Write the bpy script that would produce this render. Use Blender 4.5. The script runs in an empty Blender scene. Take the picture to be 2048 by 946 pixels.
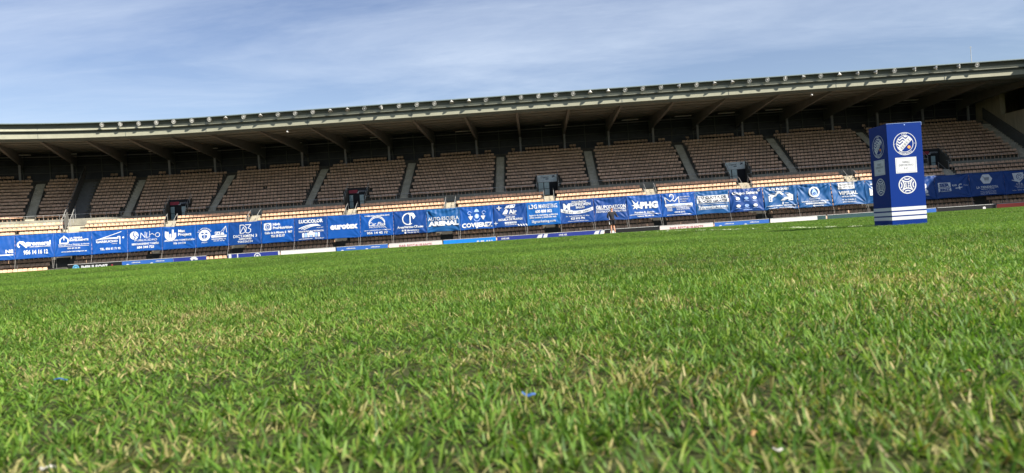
import bpy, bmesh, math, random
from mathutils import Vector, Matrix
from mathutils.geometry import tessellate_polygon
from mathutils import noise as mnoise

sc = bpy.context.scene
COL = sc.collection
RAD = math.radians

# ------------------------------------------------------------------ camera
HC, PSI, RHO = 0.17, RAD(1.71), RAD(3.75)
cam_d = bpy.data.cameras.new('camera'); cam = bpy.data.objects.new('camera', cam_d); COL.objects.link(cam)
sc.camera = cam
PIT = math.atan(-3 / 1540)
fw = Vector((-math.sin(PSI), math.cos(PSI), 0)); r0 = Vector((math.cos(PSI), math.sin(PSI), 0)); z0 = Vector((0, 0, 1))
fwd = (fw * math.cos(PIT) + z0 * math.sin(PIT)).normalized(); up0 = r0.cross(fwd).normalized()
right = math.cos(RHO) * r0 - math.sin(RHO) * up0
up = math.sin(RHO) * r0 + math.cos(RHO) * up0
m = Matrix((right, up, -fwd)).transposed().to_4x4(); m.translation = Vector((0, 0, HC)); cam.matrix_world = m
cam_d.sensor_width = 36; cam_d.lens = 1540 * 36 / 2048; cam_d.clip_start = 0.02; cam_d.clip_end = 6000
cam_d.dof.use_dof = True; cam_d.dof.focus_distance = 10.0; cam_d.dof.aperture_fstop = 10

# ------------------------------------------------------------------ world and sun
SUN_AZ, SUN_EL = RAD(54), RAD(41)          # azimuth measured from behind the camera towards its right
sdir = Vector((math.sin(SUN_AZ) * math.cos(SUN_EL), -math.cos(SUN_AZ) * math.cos(SUN_EL), math.sin(SUN_EL)))
w = bpy.data.worlds.new('World'); sc.world = w; w.use_nodes = True
nt = w.node_tree; nt.nodes.clear()
N = nt.nodes.new; LK = nt.links.new
out = N('ShaderNodeOutputWorld'); bg = N('ShaderNodeBackground'); sky = N('ShaderNodeTexSky')
sky.sky_type = 'NISHITA'; sky.sun_disc = False; sky.sun_elevation = SUN_EL
sky.sun_rotation = math.atan2(sdir.x, sdir.y)
sky.air_density = 1.0; sky.dust_density = 0.35; sky.ozone_density = 2.0; sky.altitude = 50
bg.inputs['Strength'].default_value = 0.056
tc = N('ShaderNodeTexCoord'); sep = N('ShaderNodeSeparateXYZ'); LK(tc.outputs['Generated'], sep.inputs[0])
add = N('ShaderNodeMath'); add.operation = 'ADD'; add.inputs[1].default_value = 0.12; LK(sep.outputs['Z'], add.inputs[0])
dx = N('ShaderNodeMath'); dx.operation = 'DIVIDE'; LK(sep.outputs['X'], dx.inputs[0]); LK(add.outputs[0], dx.inputs[1])
dy = N('ShaderNodeMath'); dy.operation = 'DIVIDE'; LK(sep.outputs['Y'], dy.inputs[0]); LK(add.outputs[0], dy.inputs[1])
cmb = N('ShaderNodeCombineXYZ'); LK(dx.outputs[0], cmb.inputs[0]); LK(dy.outputs[0], cmb.inputs[1])
mp = N('ShaderNodeMapping'); mp.inputs['Scale'].default_value = (0.55, 1.0, 1); mp.inputs['Rotation'].default_value = (0, 0, RAD(-12)); mp.inputs['Location'].default_value = (0.7, 0.3, 0)
LK(cmb.outputs[0], mp.inputs[0])
n1 = N('ShaderNodeTexNoise'); n1.inputs['Scale'].default_value = 1.1; n1.inputs['Detail'].default_value = 8; n1.inputs['Roughness'].default_value = 0.62; n1.inputs['Distortion'].default_value = 0.5
LK(mp.outputs[0], n1.inputs[0])
mp2 = N('ShaderNodeMapping'); mp2.inputs['Scale'].default_value = (0.6, 2.2, 1); mp2.inputs['Rotation'].default_value = (0, 0, RAD(8)); LK(cmb.outputs[0], mp2.inputs[0])
n2 = N('ShaderNodeTexNoise'); n2.inputs['Scale'].default_value = 1.6; n2.inputs['Detail'].default_value = 9; n2.inputs['Roughness'].default_value = 0.66; n2.inputs['Distortion'].default_value = 0.5
LK(mp2.outputs[0], n2.inputs[0])
mr = N('ShaderNodeMapRange'); mr.inputs[1].default_value = 0.40; mr.inputs[2].default_value = 0.80; mr.inputs[4].default_value = 0.6; LK(n1.outputs[0], mr.inputs[0])
mr2 = N('ShaderNodeMapRange'); mr2.inputs[1].default_value = 0.52; mr2.inputs[2].default_value = 0.85; mr2.inputs[4].default_value = 0.18; LK(n2.outputs[0], mr2.inputs[0])
ca = N('ShaderNodeMath'); ca.operation = 'ADD'; ca.use_clamp = True; LK(mr.outputs[0], ca.inputs[0]); LK(mr2.outputs[0], ca.inputs[1])
mix = N('ShaderNodeMix'); mix.data_type = 'RGBA'; LK(ca.outputs[0], mix.inputs[0])
hs = N('ShaderNodeHueSaturation'); hs.inputs['Saturation'].default_value = 0.95; hs.inputs['Hue'].default_value = 0.512; hs.inputs['Value'].default_value = 1.0; LK(sky.outputs[0], hs.inputs['Color'])
LK(hs.outputs[0], mix.inputs[6]); mix.inputs[7].default_value = (6.5, 7.3, 8.5, 1)
LK(mix.outputs[2], bg.inputs[0]); LK(bg.outputs[0], out.inputs[0])
sl = bpy.data.lights.new('sun', 'SUN'); sl.energy = 4.8; sl.angle = RAD(0.53); sl.color = (1, 0.93, 0.82)
so = bpy.data.objects.new('sun', sl); COL.objects.link(so); so.rotation_euler = sdir.to_track_quat('Z', 'Y').to_euler(); so.location = (30, -30, 60)
sc.view_settings.view_transform = 'Standard'; sc.view_settings.look = 'None'; sc.view_settings.gamma = 1
sc.view_settings.exposure = 1.22
sc.render.engine = 'CYCLES'; sc.cycles.use_denoising = True; sc.cycles.max_bounces = 6
sc.cycles.transparent_max_bounces = 8; sc.cycles.sample_clamp_indirect = 6

random.seed(7)

# ------------------------------------------------------------------ materials
def nmat(name, col, rough=0.6, metal=0.0, var=0.12, scale=3.0, spec=0.4, var2=0.0, scale2=30.0, bump=0.0, stretch=(1, 1, 1), transl=0.0):
    mt = bpy.data.materials.new(name); mt.use_nodes = True; t = mt.node_tree; b = t.nodes['Principled BSDF']
    b.inputs['Roughness'].default_value = rough; b.inputs['Metallic'].default_value = metal
    b.inputs['Specular IOR Level'].default_value = spec
    tc = t.nodes.new('ShaderNodeTexCoord'); mp = t.nodes.new('ShaderNodeMapping'); mp.inputs['Scale'].default_value = stretch
    t.links.new(tc.outputs['Object'], mp.inputs[0])
    a = t.nodes.new('ShaderNodeTexNoise'); a.inputs['Scale'].default_value = scale; a.inputs['Detail'].default_value = 6; a.inputs['Roughness'].default_value = .6
    t.links.new(mp.outputs[0], a.inputs[0])
    r = t.nodes.new('ShaderNodeMapRange'); r.inputs[1].default_value = .3; r.inputs[2].default_value = .7
    r.inputs[3].default_value = 1 - var; r.inputs[4].default_value = 1 + var; t.links.new(a.outputs[0], r.inputs[0])
    last = r.outputs[0]
    if var2:
        a2 = t.nodes.new('ShaderNodeTexNoise'); a2.inputs['Scale'].default_value = scale2; a2.inputs['Detail'].default_value = 3
        t.links.new(mp.outputs[0], a2.inputs[0])
        r2 = t.nodes.new('ShaderNodeMapRange'); r2.inputs[1].default_value = .35; r2.inputs[2].default_value = .65
        r2.inputs[3].default_value = 1 - var2; r2.inputs[4].default_value = 1 + var2; t.links.new(a2.outputs[0], r2.inputs[0])
        mm = t.nodes.new('ShaderNodeMath'); mm.operation = 'MULTIPLY'; t.links.new(last, mm.inputs[0]); t.links.new(r2.outputs[0], mm.inputs[1]); last = mm.outputs[0]
    vm = t.nodes.new('ShaderNodeVectorMath'); vm.operation = 'SCALE'; vm.inputs[0].default_value = col[:3]; t.links.new(last, vm.inputs['Scale'])
    t.links.new(vm.outputs[0], b.inputs['Base Color'])
    if bump:
        bp = t.nodes.new('ShaderNodeBump'); bp.inputs['Strength'].default_value = bump; bp.inputs['Distance'].default_value = .02
        t.links.new(a.outputs[0], bp.inputs['Height']); t.links.new(bp.outputs[0], b.inputs['Normal'])
    return mt

M = {}
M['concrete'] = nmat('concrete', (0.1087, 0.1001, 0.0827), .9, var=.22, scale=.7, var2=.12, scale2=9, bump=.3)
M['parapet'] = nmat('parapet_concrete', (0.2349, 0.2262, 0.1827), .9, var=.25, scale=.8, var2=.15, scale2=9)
M['stair_shade'] = nmat('stair_concrete_shade', (.06, .058, .05), .9, var=.2)  # stair concrete with the banners' shade put into its colour
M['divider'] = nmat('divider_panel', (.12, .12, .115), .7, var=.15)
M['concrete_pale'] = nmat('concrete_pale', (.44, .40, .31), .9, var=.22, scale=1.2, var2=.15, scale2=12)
M['tower_concrete'] = nmat('tower_concrete', (.42, .37, .27), .9, var=.25, scale=.25, var2=.1, scale2=3, stretch=(1, 1, .25))
M['beam'] = nmat('beam_concrete', (.125, .13, .125), .85, var=.12, scale=.8)
M['column'] = nmat('column_paint', (.26, .26, .28), .7, var=.1)
M['soffit'] = nmat('soffit_panel', (.125, .14, .13), .75, var=.1, scale=.5)
M['fascia'] = nmat('fascia_panel', (0.2958, 0.2958, 0.2218), .55, var=.1, scale=.6, var2=.05, scale2=6)
M['fascia_shade'] = nmat('fascia_shade_tone', (.105, .112, .09), .6, var=.12, scale=.8)  # fascia colour darkened to carry the shade under the overhangs
M['roof_top'] = nmat('roof_sheet', (.12, .16, .17), .5, var=.1)
M['backwall'] = nmat('dark_louvre', (.026, .029, .040), .5, var=.3, scale=1.5)
M['dark'] = nmat('dark_opening', (.02, .02, .022), .8)
M['metal'] = nmat('galvanised_metal', (.42, .43, .42), .45, metal=.5, var=.12)
M['glass'] = nmat('door_glass', (.30, .42, .42), .15, var=.15, spec=.7)
M['white_metal'] = nmat('white_metal', (.62, .62, .60), .4, var=.08)
M['lamp_shell'] = nmat('lamp_shell', (.5, .5, .46), .4, metal=.3, var=.12, scale=8)
M['lamp_glass'] = nmat('lamp_glass', (.05, .055, .05), .2, var=.1, spec=.5)
M['lamp_core'] = nmat('lamp_core', (.5, .5, .47), .3, var=.05)
M['rope'] = nmat('rope', (.30, .29, .27), .9)
M['white'] = nmat('white_print', (0.5742, 0.5916, 0.6090), .5, var=.04)
M['ink'] = nmat('dark_print', (.025, .03, .06), .6)
M['grey_print'] = nmat('grey_print', (.25, .26, .28), .6)
M['pale_blue'] = nmat('pale_blue_print', (.28, .42, .78), .55)
M['orange'] = nmat('orange_print', (.75, .30, .06), .55)
M['red_sign'] = nmat('red_sign', (.36, .03, .05), .55, var=.2)
M['grey_sign'] = nmat('grey_sign', (.55, .60, .58), .55, var=.12)
M['bluek'] = nmat('plinth_blue', (.0012, .024, .175), .5, var=.03, scale=2, spec=.12)

def banner_mat(name, col):
    return nmat(name, col, .5, var=.10, scale=.8, spec=.28)
M['ban_a'] = banner_mat('banner_blue', (.0018, .056, .255))
M['ban_b'] = banner_mat('banner_bright_blue', (.002, .088, .32))
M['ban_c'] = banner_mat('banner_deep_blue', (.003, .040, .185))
M['ban_d'] = banner_mat('banner_mid_blue', (.005, .066, .205))

def seat_mat():
    mt = nmat('seat_plastic', (.61, .395, .26), .55, var=.14, scale=.25, var2=.22, scale2=1.9, spec=.35)
    t = mt.node_tree; g = t.nodes.new('ShaderNodeNewGeometry'); mp = [n for n in t.nodes if n.type == 'MAPPING'][0]; t.links.new(g.outputs['Position'], mp.inputs[0])
    return mt
M['seat'] = seat_mat()

# ------------------------------------------------------------------ helpers
class MB:
    def __init__(s): s.v = []; s.f = []; s.mi = []
    def quad(s, pts, mi=0):
        b = len(s.v); s.v += [tuple(p) for p in pts]; s.f.append(tuple(range(b, b + len(pts)))); s.mi.append(mi)
    def box(s, c, size, rz=0.0, mi=0, taper=1.0):
        cx, cy, cz = c; hx, hy, hz = size[0] / 2, size[1] / 2, size[2] / 2; ca, sa = math.cos(rz), math.sin(rz); b = len(s.v)
        for dz in (-1, 1):
            t = taper if dz > 0 else 1
            for ax, ay in ((-1, -1), (1, -1), (1, 1), (-1, 1)):
                x, y = ax * hx * t, ay * hy * t; s.v.append((cx + x * ca - y * sa, cy + x * sa + y * ca, cz + dz * hz))
        for q in ((0, 3, 2, 1), (4, 5, 6, 7), (0, 1, 5, 4), (1, 2, 6, 5), (2, 3, 7, 6), (3, 0, 4, 7)):
            s.f.append(tuple(b + i for i in q)); s.mi.append(mi)
    def hexa(s, p, mi=0):   # 8 points bottom 4 then top 4
        b = len(s.v); s.v += [tuple(q) for q in p]
        for q in ((0, 3, 2, 1), (4, 5, 6, 7), (0, 1, 5, 4), (1, 2, 6, 5), (2, 3, 7, 6), (3, 0, 4, 7)):
            s.f.append(tuple(b + i for i in q)); s.mi.append(mi)
    def tube(s, a, c, r, n=6, r2=None, mi=0, cap=True):
        a, c = Vector(a), Vector(c); d = (c - a); q = d.to_track_quat('Z', 'Y'); b = len(s.v); r2 = r if r2 is None else r2
        for p, rr in ((a, r), (c, r2)):
            for i in range(n):
                t = 2 * math.pi * i / n; s.v.append(tuple(p + q @ Vector((rr * math.cos(t), rr * math.sin(t), 0))))
        for i in range(n):
            j = (i + 1) % n; s.f.append((b + i, b + j, b + n + j, b + n + i)); s.mi.append(mi)
        if cap:
            s.f.append(tuple(b + i for i in reversed(range(n)))); s.mi.append(mi); s.f.append(tuple(b + n + i for i in range(n))); s.mi.append(mi)
    def lathe(s, prof, org, axis, n=16, mi=0):
        q = Vector(axis).to_track_quat('Z', 'Y'); org = Vector(org); b = len(s.v)
        for (r, h) in prof:
            for i in range(n):
                t = 2 * math.pi * i / n; s.v.append(tuple(org + q @ Vector((r * math.cos(t), r * math.sin(t), h))))
        for k in range(len(prof) - 1):
            for i in range(n):
                j = (i + 1) % n; s.f.append((b + k * n + i, b + k * n + j, b + (k + 1) * n + j, b + (k + 1) * n + i)); s.mi.append(mi)
    def build(s, name, mats, parent=None, smooth=False):
        me = bpy.data.meshes.new(name); me.from_pydata(s.v, [], s.f)
        if not isinstance(mats, (list, tuple)): mats = [mats]
        for m_ in mats: me.materials.append(m_)
        if len(mats) > 1: me.polygons.foreach_set('material_index', s.mi)
        if smooth: me.polygons.foreach_set('use_smooth', [True] * len(me.polygons))
        me.update(); o = bpy.data.objects.new(name, me); COL.objects.link(o)
        if parent: o.parent = parent
        return o

def tag(o, label=None, cat=None, group=None, kind=None):
    if label: o['label'] = label
    if cat: o['category'] = cat
    if group: o['group'] = group
    if kind: o['kind'] = kind
    return o
def empty(name, loc=(0, 0, 0), rz=0.0):
    o = bpy.data.objects.new(name, None); COL.objects.link(o); o.location = loc; o.rotation_euler = (0, 0, rz); o.empty_display_size = .2
    return o
def copy_tree(o, parent=None):
    c = o.copy(); COL.objects.link(c); c.parent = parent
    for ch in list(o.children): copy_tree(ch, c)
    return c

# plan curve of the stand: s along the column line, d = distance in front of it (towards the pitch)
ZC, S0, RC, SEND = 108.3, -37.5, 71.0, 61.5
def P(s, d):
    if s >= S0: return Vector((s, ZC - d, 0))
    a = (S0 - s) / RC
    return Vector((S0 - (RC - d) * math.sin(a), ZC - RC + (RC - d) * math.cos(a), 0))
def PH(s, d, z): v = P(s, d); v.z = z; return v
def ang(s): return 0.0 if s >= S0 else (S0 - s) / RC
def stations(a, b):
    st = [a]
    s = a
    while s < b - 1e-6:
        step = 1.55 if s < S0 else 6.2
        n_ = s + step
        if s < S0 < n_: n_ = S0
        s = min(n_, b); st.append(s)
    return st
def extrude(mb, prof, sts, mi=0, closed=False, caps=False):
    n = len(prof); b = len(mb.v)
    for s in sts:
        for (d, z) in prof: mb.v.append(tuple(PH(s, d, z)))
    for k in range(len(sts) - 1):
        for i in range(n if closed else n - 1):
            j = (i + 1) % n
            mb.f.append((b + k * n + i, b + (k + 1) * n + i, b + (k + 1) * n + j, b + k * n + j)); mb.mi.append(mi)
    if caps:
        mb.f.append(tuple(b + i for i in range(n))); mb.mi.append(mi)
        e = b + (len(sts) - 1) * n; mb.f.append(tuple(e + i for i in reversed(range(n)))); mb.mi.append(mi)
def sbox(mb, s, d, z0_, z1, ws, wd, mi=0):   # box on the curve: centre s,d ; width along s, depth along d
    c = P(s, d); mb.box((c.x, c.y, (z0_ + z1) / 2), (ws, wd, z1 - z0_), ang(s), mi)

# ------------------------------------------------------------------ text and print
TEXTS = {}
class Art:
    """flat print in local 2D coordinates: x to the right, y up, metres"""
    def __init__(s): s.ops = []
    def text(s, t, cx, cy, w_, h, mat='white', bold=.02, layer=2, shear=0.0, align='C', arc=None, rot=0.0):
        TEXTS.setdefault((t, bold, shear), None); s.ops.append(('t', (t, bold, shear), cx, cy, w_, h, mat, layer, align, arc, rot)); return s
    def poly(s, pts, mat='white', layer=1): s.ops.append(('p', pts, mat, layer)); return s
    def rect(s, cx, cy, w_, h, mat='white', layer=1, nx=None, ny=None, bend=0.0):
        nx = nx or max(1, int(w_ / .12)); ny = ny or max(1, int(h / .12))
        for i in range(nx):
            for j in range(ny):
                x0 = cx - w_ / 2 + w_ * i / nx; x1 = x0 + w_ / nx; y0 = cy - h / 2 + h * j / ny; y1 = y0 + h / ny
                B = lambda x: bend * ((x - cx) / (w_ / 2)) ** 2
                s.ops.append(('q', [(x0, y0 + B(x0)), (x1, y0 + B(x1)), (x1, y1 + B(x1)), (x0, y1 + B(x0))], mat, layer))
        return s
    def ring(s, cx, cy, r1, r0_=0.0, mat='white', layer=1, a0=0, a1=360, n=28, sx=1.0):
        rs = [r0_ + (r1 - r0_) * k / 2 for k in range(3)] if r0_ == 0 else [r0_, r1]
        n = max(3, int(n * abs(a1 - a0) / 360))
        for k in range(len(rs) - 1):
            for i in range(n):
                t0 = RAD(a0 + (a1 - a0) * i / n); t1 = RAD(a0 + (a1 - a0) * (i + 1) / n)
                q = [(cx + sx * rs[k] * math.cos(t0), cy + rs[k] * math.sin(t0)), (cx + sx * rs[k + 1] * math.cos(t0), cy + rs[k + 1] * math.sin(t0)),
                     (cx + sx * rs[k + 1] * math.cos(t1), cy + rs[k + 1] * math.sin(t1)), (cx + sx * rs[k] * math.cos(t1), cy + rs[k] * math.sin(t1))]
                if rs[k] == 0: q = q[1:]
                s.ops.append(('q', q, mat, layer))
        return s
    def line(s, pts, wd, mat='white', layer=1):
        for (a, b) in zip(pts[:-1], pts[1:]):
            a = Vector(a); b = Vector(b); d = (b - a)
            if d.length < 1e-6: continue
            n_ = Vector((-d.y, d.x)).normalized() * wd / 2; e = d.normalized() * wd * .25
            m_ = max(1, int(d.length / .3))
            for k in range(m_):
                p = a - e + (d + 2 * e) * k / m_; q = a - e + (d + 2 * e) * (k + 1) / m_
                s.ops.append(('q', [tuple(p - n_), tuple(q - n_), tuple(q + n_), tuple(p + n_)], mat, layer))
        return s
    def emit(s, name, mapfn, parent, lay=.004, base=.012):
        mats = []; mb = MB()
        def mi(nm):
            if nm not in mats: mats.append(nm)
            return mats.index(nm)
        for op in s.ops:
            if op[0] == 'q':
                _, pts, mt, ly = op; mb.quad([mapfn(x, y, base + ly * lay) for x, y in pts], mi(mt))
            elif op[0] == 'p':
                _, pts, mt, ly = op; b = len(mb.v); mb.v += [tuple(mapfn(x, y, base + ly * lay)) for x, y in pts]
                for t in tessellate_polygon([[Vector((x, y, 0)) for x, y in pts]]):
                    a, b2, c = t
                    if (pts[b2][0] - pts[a][0]) * (pts[c][1] - pts[a][1]) - (pts[b2][1] - pts[a][1]) * (pts[c][0] - pts[a][0]) < 0: t = (a, c, b2)
                    mb.f.append(tuple(b + i for i in t)); mb.mi.append(mi(mt))
            else:
                _, key, cx, cy, w_, h, mt, ly, al, arc, rot = op
                vs, fs = TEXTS[key]
                if not vs: continue
                x0 = min(v[0] for v in vs); x1 = max(v[0] for v in vs)
                sx = w_ / max(1e-6, x1 - x0); sy = h / 0.72; b = len(mb.v)
                ox = cx - w_ / 2 if al == 'C' else (cx if al == 'L' else cx - w_)
                for v in vs:
                    x = (v[0] - x0) * sx; y = (v[1] - .36) * sy
                    if arc:      # (radius, sign): letters round a circle centred on cx, cy
                        R_, sg = arc
                        t = (x - w_ / 2) / R_; rr = R_ + sg * y
                        X, Y = cx + rr * math.sin(t), cy + sg * rr * math.cos(t)
                    elif rot:
                        xx = x - w_ / 2; X = cx + xx * math.cos(rot) - y * math.sin(rot); Y = cy + xx * math.sin(rot) + y * math.cos(rot)
                    else: X, Y = ox + x, cy + y
                    mb.v.append(tuple(mapfn(X, Y, base + ly * lay)))
                k = mi(mt)
                for f_ in fs: mb.f.append(tuple(b + i for i in f_)); mb.mi.append(k)
        if not mb.v: return None
        return mb.build(name, [M[k] for k in mats], parent)

def resolve_texts():
    tmp = []
    for key in TEXTS:
        t, bold, shear = key
        cu = bpy.data.curves.new('t', 'FONT'); cu.body = t; cu.resolution_u = 2; cu.offset = bold; cu.shear = shear; cu.dimensions = '2D'; cu.fill_mode = 'BOTH'
        o = bpy.data.objects.new('t', cu); COL.objects.link(o); tmp.append((key, o, cu))
    bpy.context.view_layer.update(); dg = bpy.context.evaluated_depsgraph_get()
    for key, o, cu in tmp:
        me = bpy.data.meshes.new_from_object(o.evaluated_get(dg))
        vs = [tuple(v.co) for v in me.vertices]; fs = []
        for p in me.polygons:
            vv = list(p.vertices)
            if p.normal.z < 0: vv.reverse()
            fs.append(vv)
        TEXTS[key] = (vs, fs); bpy.data.meshes.remove(me)
    for key, o, cu in tmp:
        bpy.data.objects.remove(o); bpy.data.curves.remove(cu)

# ------------------------------------------------------------------ banner designs (x 0..3.84 , y 0..2.72)
BW, BH = 3.83, 2.69
A = Art
def squiggle(a, cx, cy, w_, h, txt, **k): a.text(txt, cx, cy, w_, h, bold=.015, **k)
ban = []   # (material, art, label, wrinkle)
def B(mat, label, wr, fn):
    a = Art(); fn(a); ban.append((mat, a, label, wr))
def b0(a):
    a.text('NS', 3.3, .95, .75, .36, bold=.05, align='C'); a.rect(2.9, .55, 1.5, .12)
B('ban_a', 'blue banner cut by the left frame edge with white letters NS showing', .6, b0)
def b1(a):
    a.ring(.55, 1.62, .38, .2, a0=60, a1=250); a.line([(.45, 1.95), (1.1, 1.3)], .17); a.line([(.75, 1.95), (1.2, 1.5)], .13); a.ring(1.25, 1.63, .25, 0)
    a.text('romeral', 2.45, 1.72, 2.1, .46, bold=.05); a.text('GRAN HERMANOS ROMERAL', 2.45, 1.33, 2.1, .15, bold=.02); a.text('956 14 16 12', 2.0, .72, 2.4, .46, bold=.035)
B('ban_a', 'blue banner with overlapping white loops beside a bold lowercase word', .8, b1)
def b2(a):
    a.line([(.6, 1.5), (.6, 1.95), (1.02, 2.3), (1.42, 1.95), (1.42, 1.5), (.6, 1.5)], .12); a.line([(1.0, 2.35), (1.0, 1.85)], .1)
    a.text('LA TIENDA', 2.25, 2.07, 1.3, .21, bold=.03); a.text('INTELIGENTE', 2.55, 1.8, 1.95, .21, bold=.04)
    a.text('Videovigilancia y Sistemas de Alarma', 2.0, 1.33, 3.2, .15, bold=.02); a.rect(2.0, 1.12, 3.1, .045)
    a.text('856 84 22 84', 2.0, .88, 1.3, .17, bold=.02); a.text('www.latiendainteligente.es', 2.0, .52, 2.6, .15, bold=.02)
B('ban_a', 'blue banner with a white outline house icon and small lines of white text', .9, b2)
def b3(a):
    a.line([(.45, 1.62), (3.15, 2.48)], .07); a.poly([(.4, 1.62), (1.2, 1.85), (2.85, 1.85), (2.85, 1.68), (1.0, 1.68)]); a.line([(2.75, 1.92), (3.0, 1.92), (3.0, 1.05)], .1); a.ring(3.35, 1.78, .1)
    a.text('GARRUCHO', 1.6, 1.42, 2.3, .25, bold=.035); a.text('Talleres', 2.4, 1.13, .6, .1, bold=.01); a.text('TEL. 856 81 71 95', 1.95, .55, 2.2, .25, bold=.03)
B('ban_a', 'blue banner with a white pitched roof line drawing and a dot over a wide word', .7, b3)
def b4(a):
    a.ring(.72, 1.92, .48); a.line([(.75, 2.35), (.6, 2.0), (.85, 1.75), (.72, 1.5)], .09, 'ban_a', 3); a.line([(.9, 2.0), (1.15, 1.75)], .07, 'ban_a', 3)
    a.line([(1.4, 1.55), (1.45, 2.2), (1.9, 1.6), (1.9, 2.3)], .06); a.line([(2.1, 2.2), (2.05, 1.6), (2.3, 1.65)], .06); a.line([(2.4, 2.35), (2.4, 1.6)], .05); a.line([(2.4, 1.9), (2.7, 2.05), (2.95, 1.85)], .06); a.ring(3.3, 1.85, .27, .21)
    a.text('PUBLICIDAD', 2.0, 1.33, 2.5, .25, bold=.0); a.text('MERCHANDISING Y DISEÑO', 1.95, .88, 3.0, .22, bold=.03); a.text('684 344 725', 1.95, .48, 1.9, .28, bold=.035)
B('ban_a', 'blue banner with a round white moon emblem beside thin stylised letters', .6, b4)
def b5(a):
    for i, (x, y0, y1) in enumerate(((.38, 1.55, 2.15), (.62, 1.35, 2.1), (.9, 1.25, 1.85), (1.18, 1.25, 2.35), (1.45, 1.4, 1.95))): a.rect(x, (y0 + y1) / 2, .2, y1 - y0)
    a.ring(.92, 1.65, .62, .3, a0=190, a1=350)
    a.text('Max', 2.2, 2.15, .8, .34, bold=.03, align='C'); a.text('Project', 2.55, 1.72, 1.55, .34, bold=.03)
    a.text('ARQUITECTURA Y CONSTRUCCIÓN', 1.95, 1.05, 3.45, .18, bold=.03); a.text('956 114 710', 1.95, .68, 1.4, .22, bold=.025)
B('ban_a', 'blue banner with five white vertical bars forming a rounded bowl shape', .6, b5)
def b6(a):
    a.ring(1.0, 1.4, .68); a.poly([(.6, 1.7), (.9, 1.75), (.92, 1.62), (.68, 1.55)], 'ban_a', 3); a.poly([(1.4, 1.7), (1.1, 1.75), (1.08, 1.62), (1.32, 1.55)], 'ban_a', 3)
    a.poly([(.65, 1.4), (.92, 1.45), (.92, 1.0), (.75, 1.1)], 'ban_a', 3); a.poly([(1.35, 1.4), (1.08, 1.45), (1.08, 1.0), (1.25, 1.1)], 'ban_a', 3); a.rect(1.0, 1.25, .04, .6, 'ban_a', 3)
    a.text('LA JAPONESA', 1.0, 1.4, 1.9, .15, bold=.01, arc=(.86, 1)); a.text('JEREZ', 1.0, 1.4, .7, .12, bold=.0, arc=(.86, -1))
    a.rect(2.7, 1.2, 1.8, .28); a.poly([(2.2, 1.35), (2.8, 1.35), (2.8, 1.75), (2.2, 1.75)]); a.poly([(2.85, 1.35), (3.35, 1.35), (3.25, 1.6), (2.95, 1.65)])
    a.line([(2.9, 1.7), (3.5, 2.35), (3.62, 1.6)], .05); a.line([(3.1, 1.5), (3.5, 2.35)], .05); a.line([(2.3, 1.28), (3.5, 1.28)], .04, 'ban_a', 3); a.text('P A', 2.5, 1.56, .45, .25, 'ban_a', bold=.03, layer=3)
    a.text('GRUAS JEREZ S.L.', 2.7, .88, 1.75, .14, bold=.03); a.text('956 31 40 20', 2.7, .66, 1.3, .1, bold=.02)
B('ban_a', 'blue banner with a round white face emblem beside a white crane truck', .6, b6)
def b7(a):
    a.line([(1.35, 1.35), (1.35, 2.35), (1.75, 2.35), (2.1, 2.0), (2.05, 1.6), (1.75, 1.35), (1.35, 1.35), (1.75, 2.1), (2.1, 1.35)], .07)
    a.line([(1.95, 2.35), (2.6, 2.35), (2.3, 1.95), (2.6, 1.8), (2.6, 1.5), (2.35, 1.33), (2.1, 1.4)], .07)
    a.text('DICTAMEN 3', 1.95, 1.02, 2.75, .33, bold=.012); a.text('ASESORES', 1.95, .68, 1.5, .2, bold=.025); a.text('956326334', 1.95, .36, 1.75, .25, bold=.01)
B('ban_c', 'blue banner with a thin white interlaced letter and numeral monogram at its top centre', .6, b7)
def b8(a):
    a.poly([(.3 + x, 1.5 + y) for x, y in ((.1, 0), (.8, 0), (.9, .1), (.9, .75), (.8, .85), (.1, .85), (0, .75), (0, .1))]); a.ring(.75, 1.92, .3, .22, 'ban_a', 3); a.poly([(.55, 1.9), (.75, 2.05), (.95, 1.9), (.8, 1.75)], 'ban_a', 3)
    a.text('High', 1.78, 2.16, .85, .32, bold=.03); a.text('ProNutrition', 2.5, 1.75, 2.25, .3, bold=.035)
    a.text('Calle de la Minera, 8', 1.65, 1.2, 2.5, .26, bold=.03); a.text('9407', 3.35, 1.2, .5, .26, bold=.03); a.text('956 28 02 07', 1.95, .8, 1.6, .28, bold=.03)
B('ban_a', 'blue banner with a white rounded square swirl icon left of two bold words', .7, b8)
def b9(a):
    a.text('LUCICOLOR', 1.95, 2.28, 2.8, .4, bold=.04)
    for k in range(3):
        pts = [(.55 + k * .28 + t * 2.2 / 8 * (1 - k * .06), 1.45 - k * .08 + .42 * math.sin(t / 8 * 2.0)) for t in range(9)]
        a.line(pts, .1 - .01 * k)
    a.text('desde 1975', 3.0, 1.45, .75, .1, bold=.01); a.text('TODO EN PINTURA Y DECORACIÓN', 1.95, 1.08, 2.9, .17, bold=.03)
    for i in range(7): a.rect(1.05 + i * .3, .62, .24, .5, 'pale_blue' if i % 2 else 'white')
    a.rect(1.95, .75, .9, .3, 'white', 2); a.ring(1.95, .85, .25, 0, 'white', 3)
    a.text('www.lucicolor.com', 1.3, .2, 1.6, .12, bold=.02); a.text('956 14 40 20', 2.9, .2, 1.0, .14, bold=.02)
B('ban_c', 'blue banner with three curved white swooshes under a wide capital word', .5, b9)
def b10(a): a.text('eurotex', 1.95, 1.45, 3.2, .68, bold=.055)
B('ban_a', 'blue banner carrying only one large bold lowercase white word', .5, b10)
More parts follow.
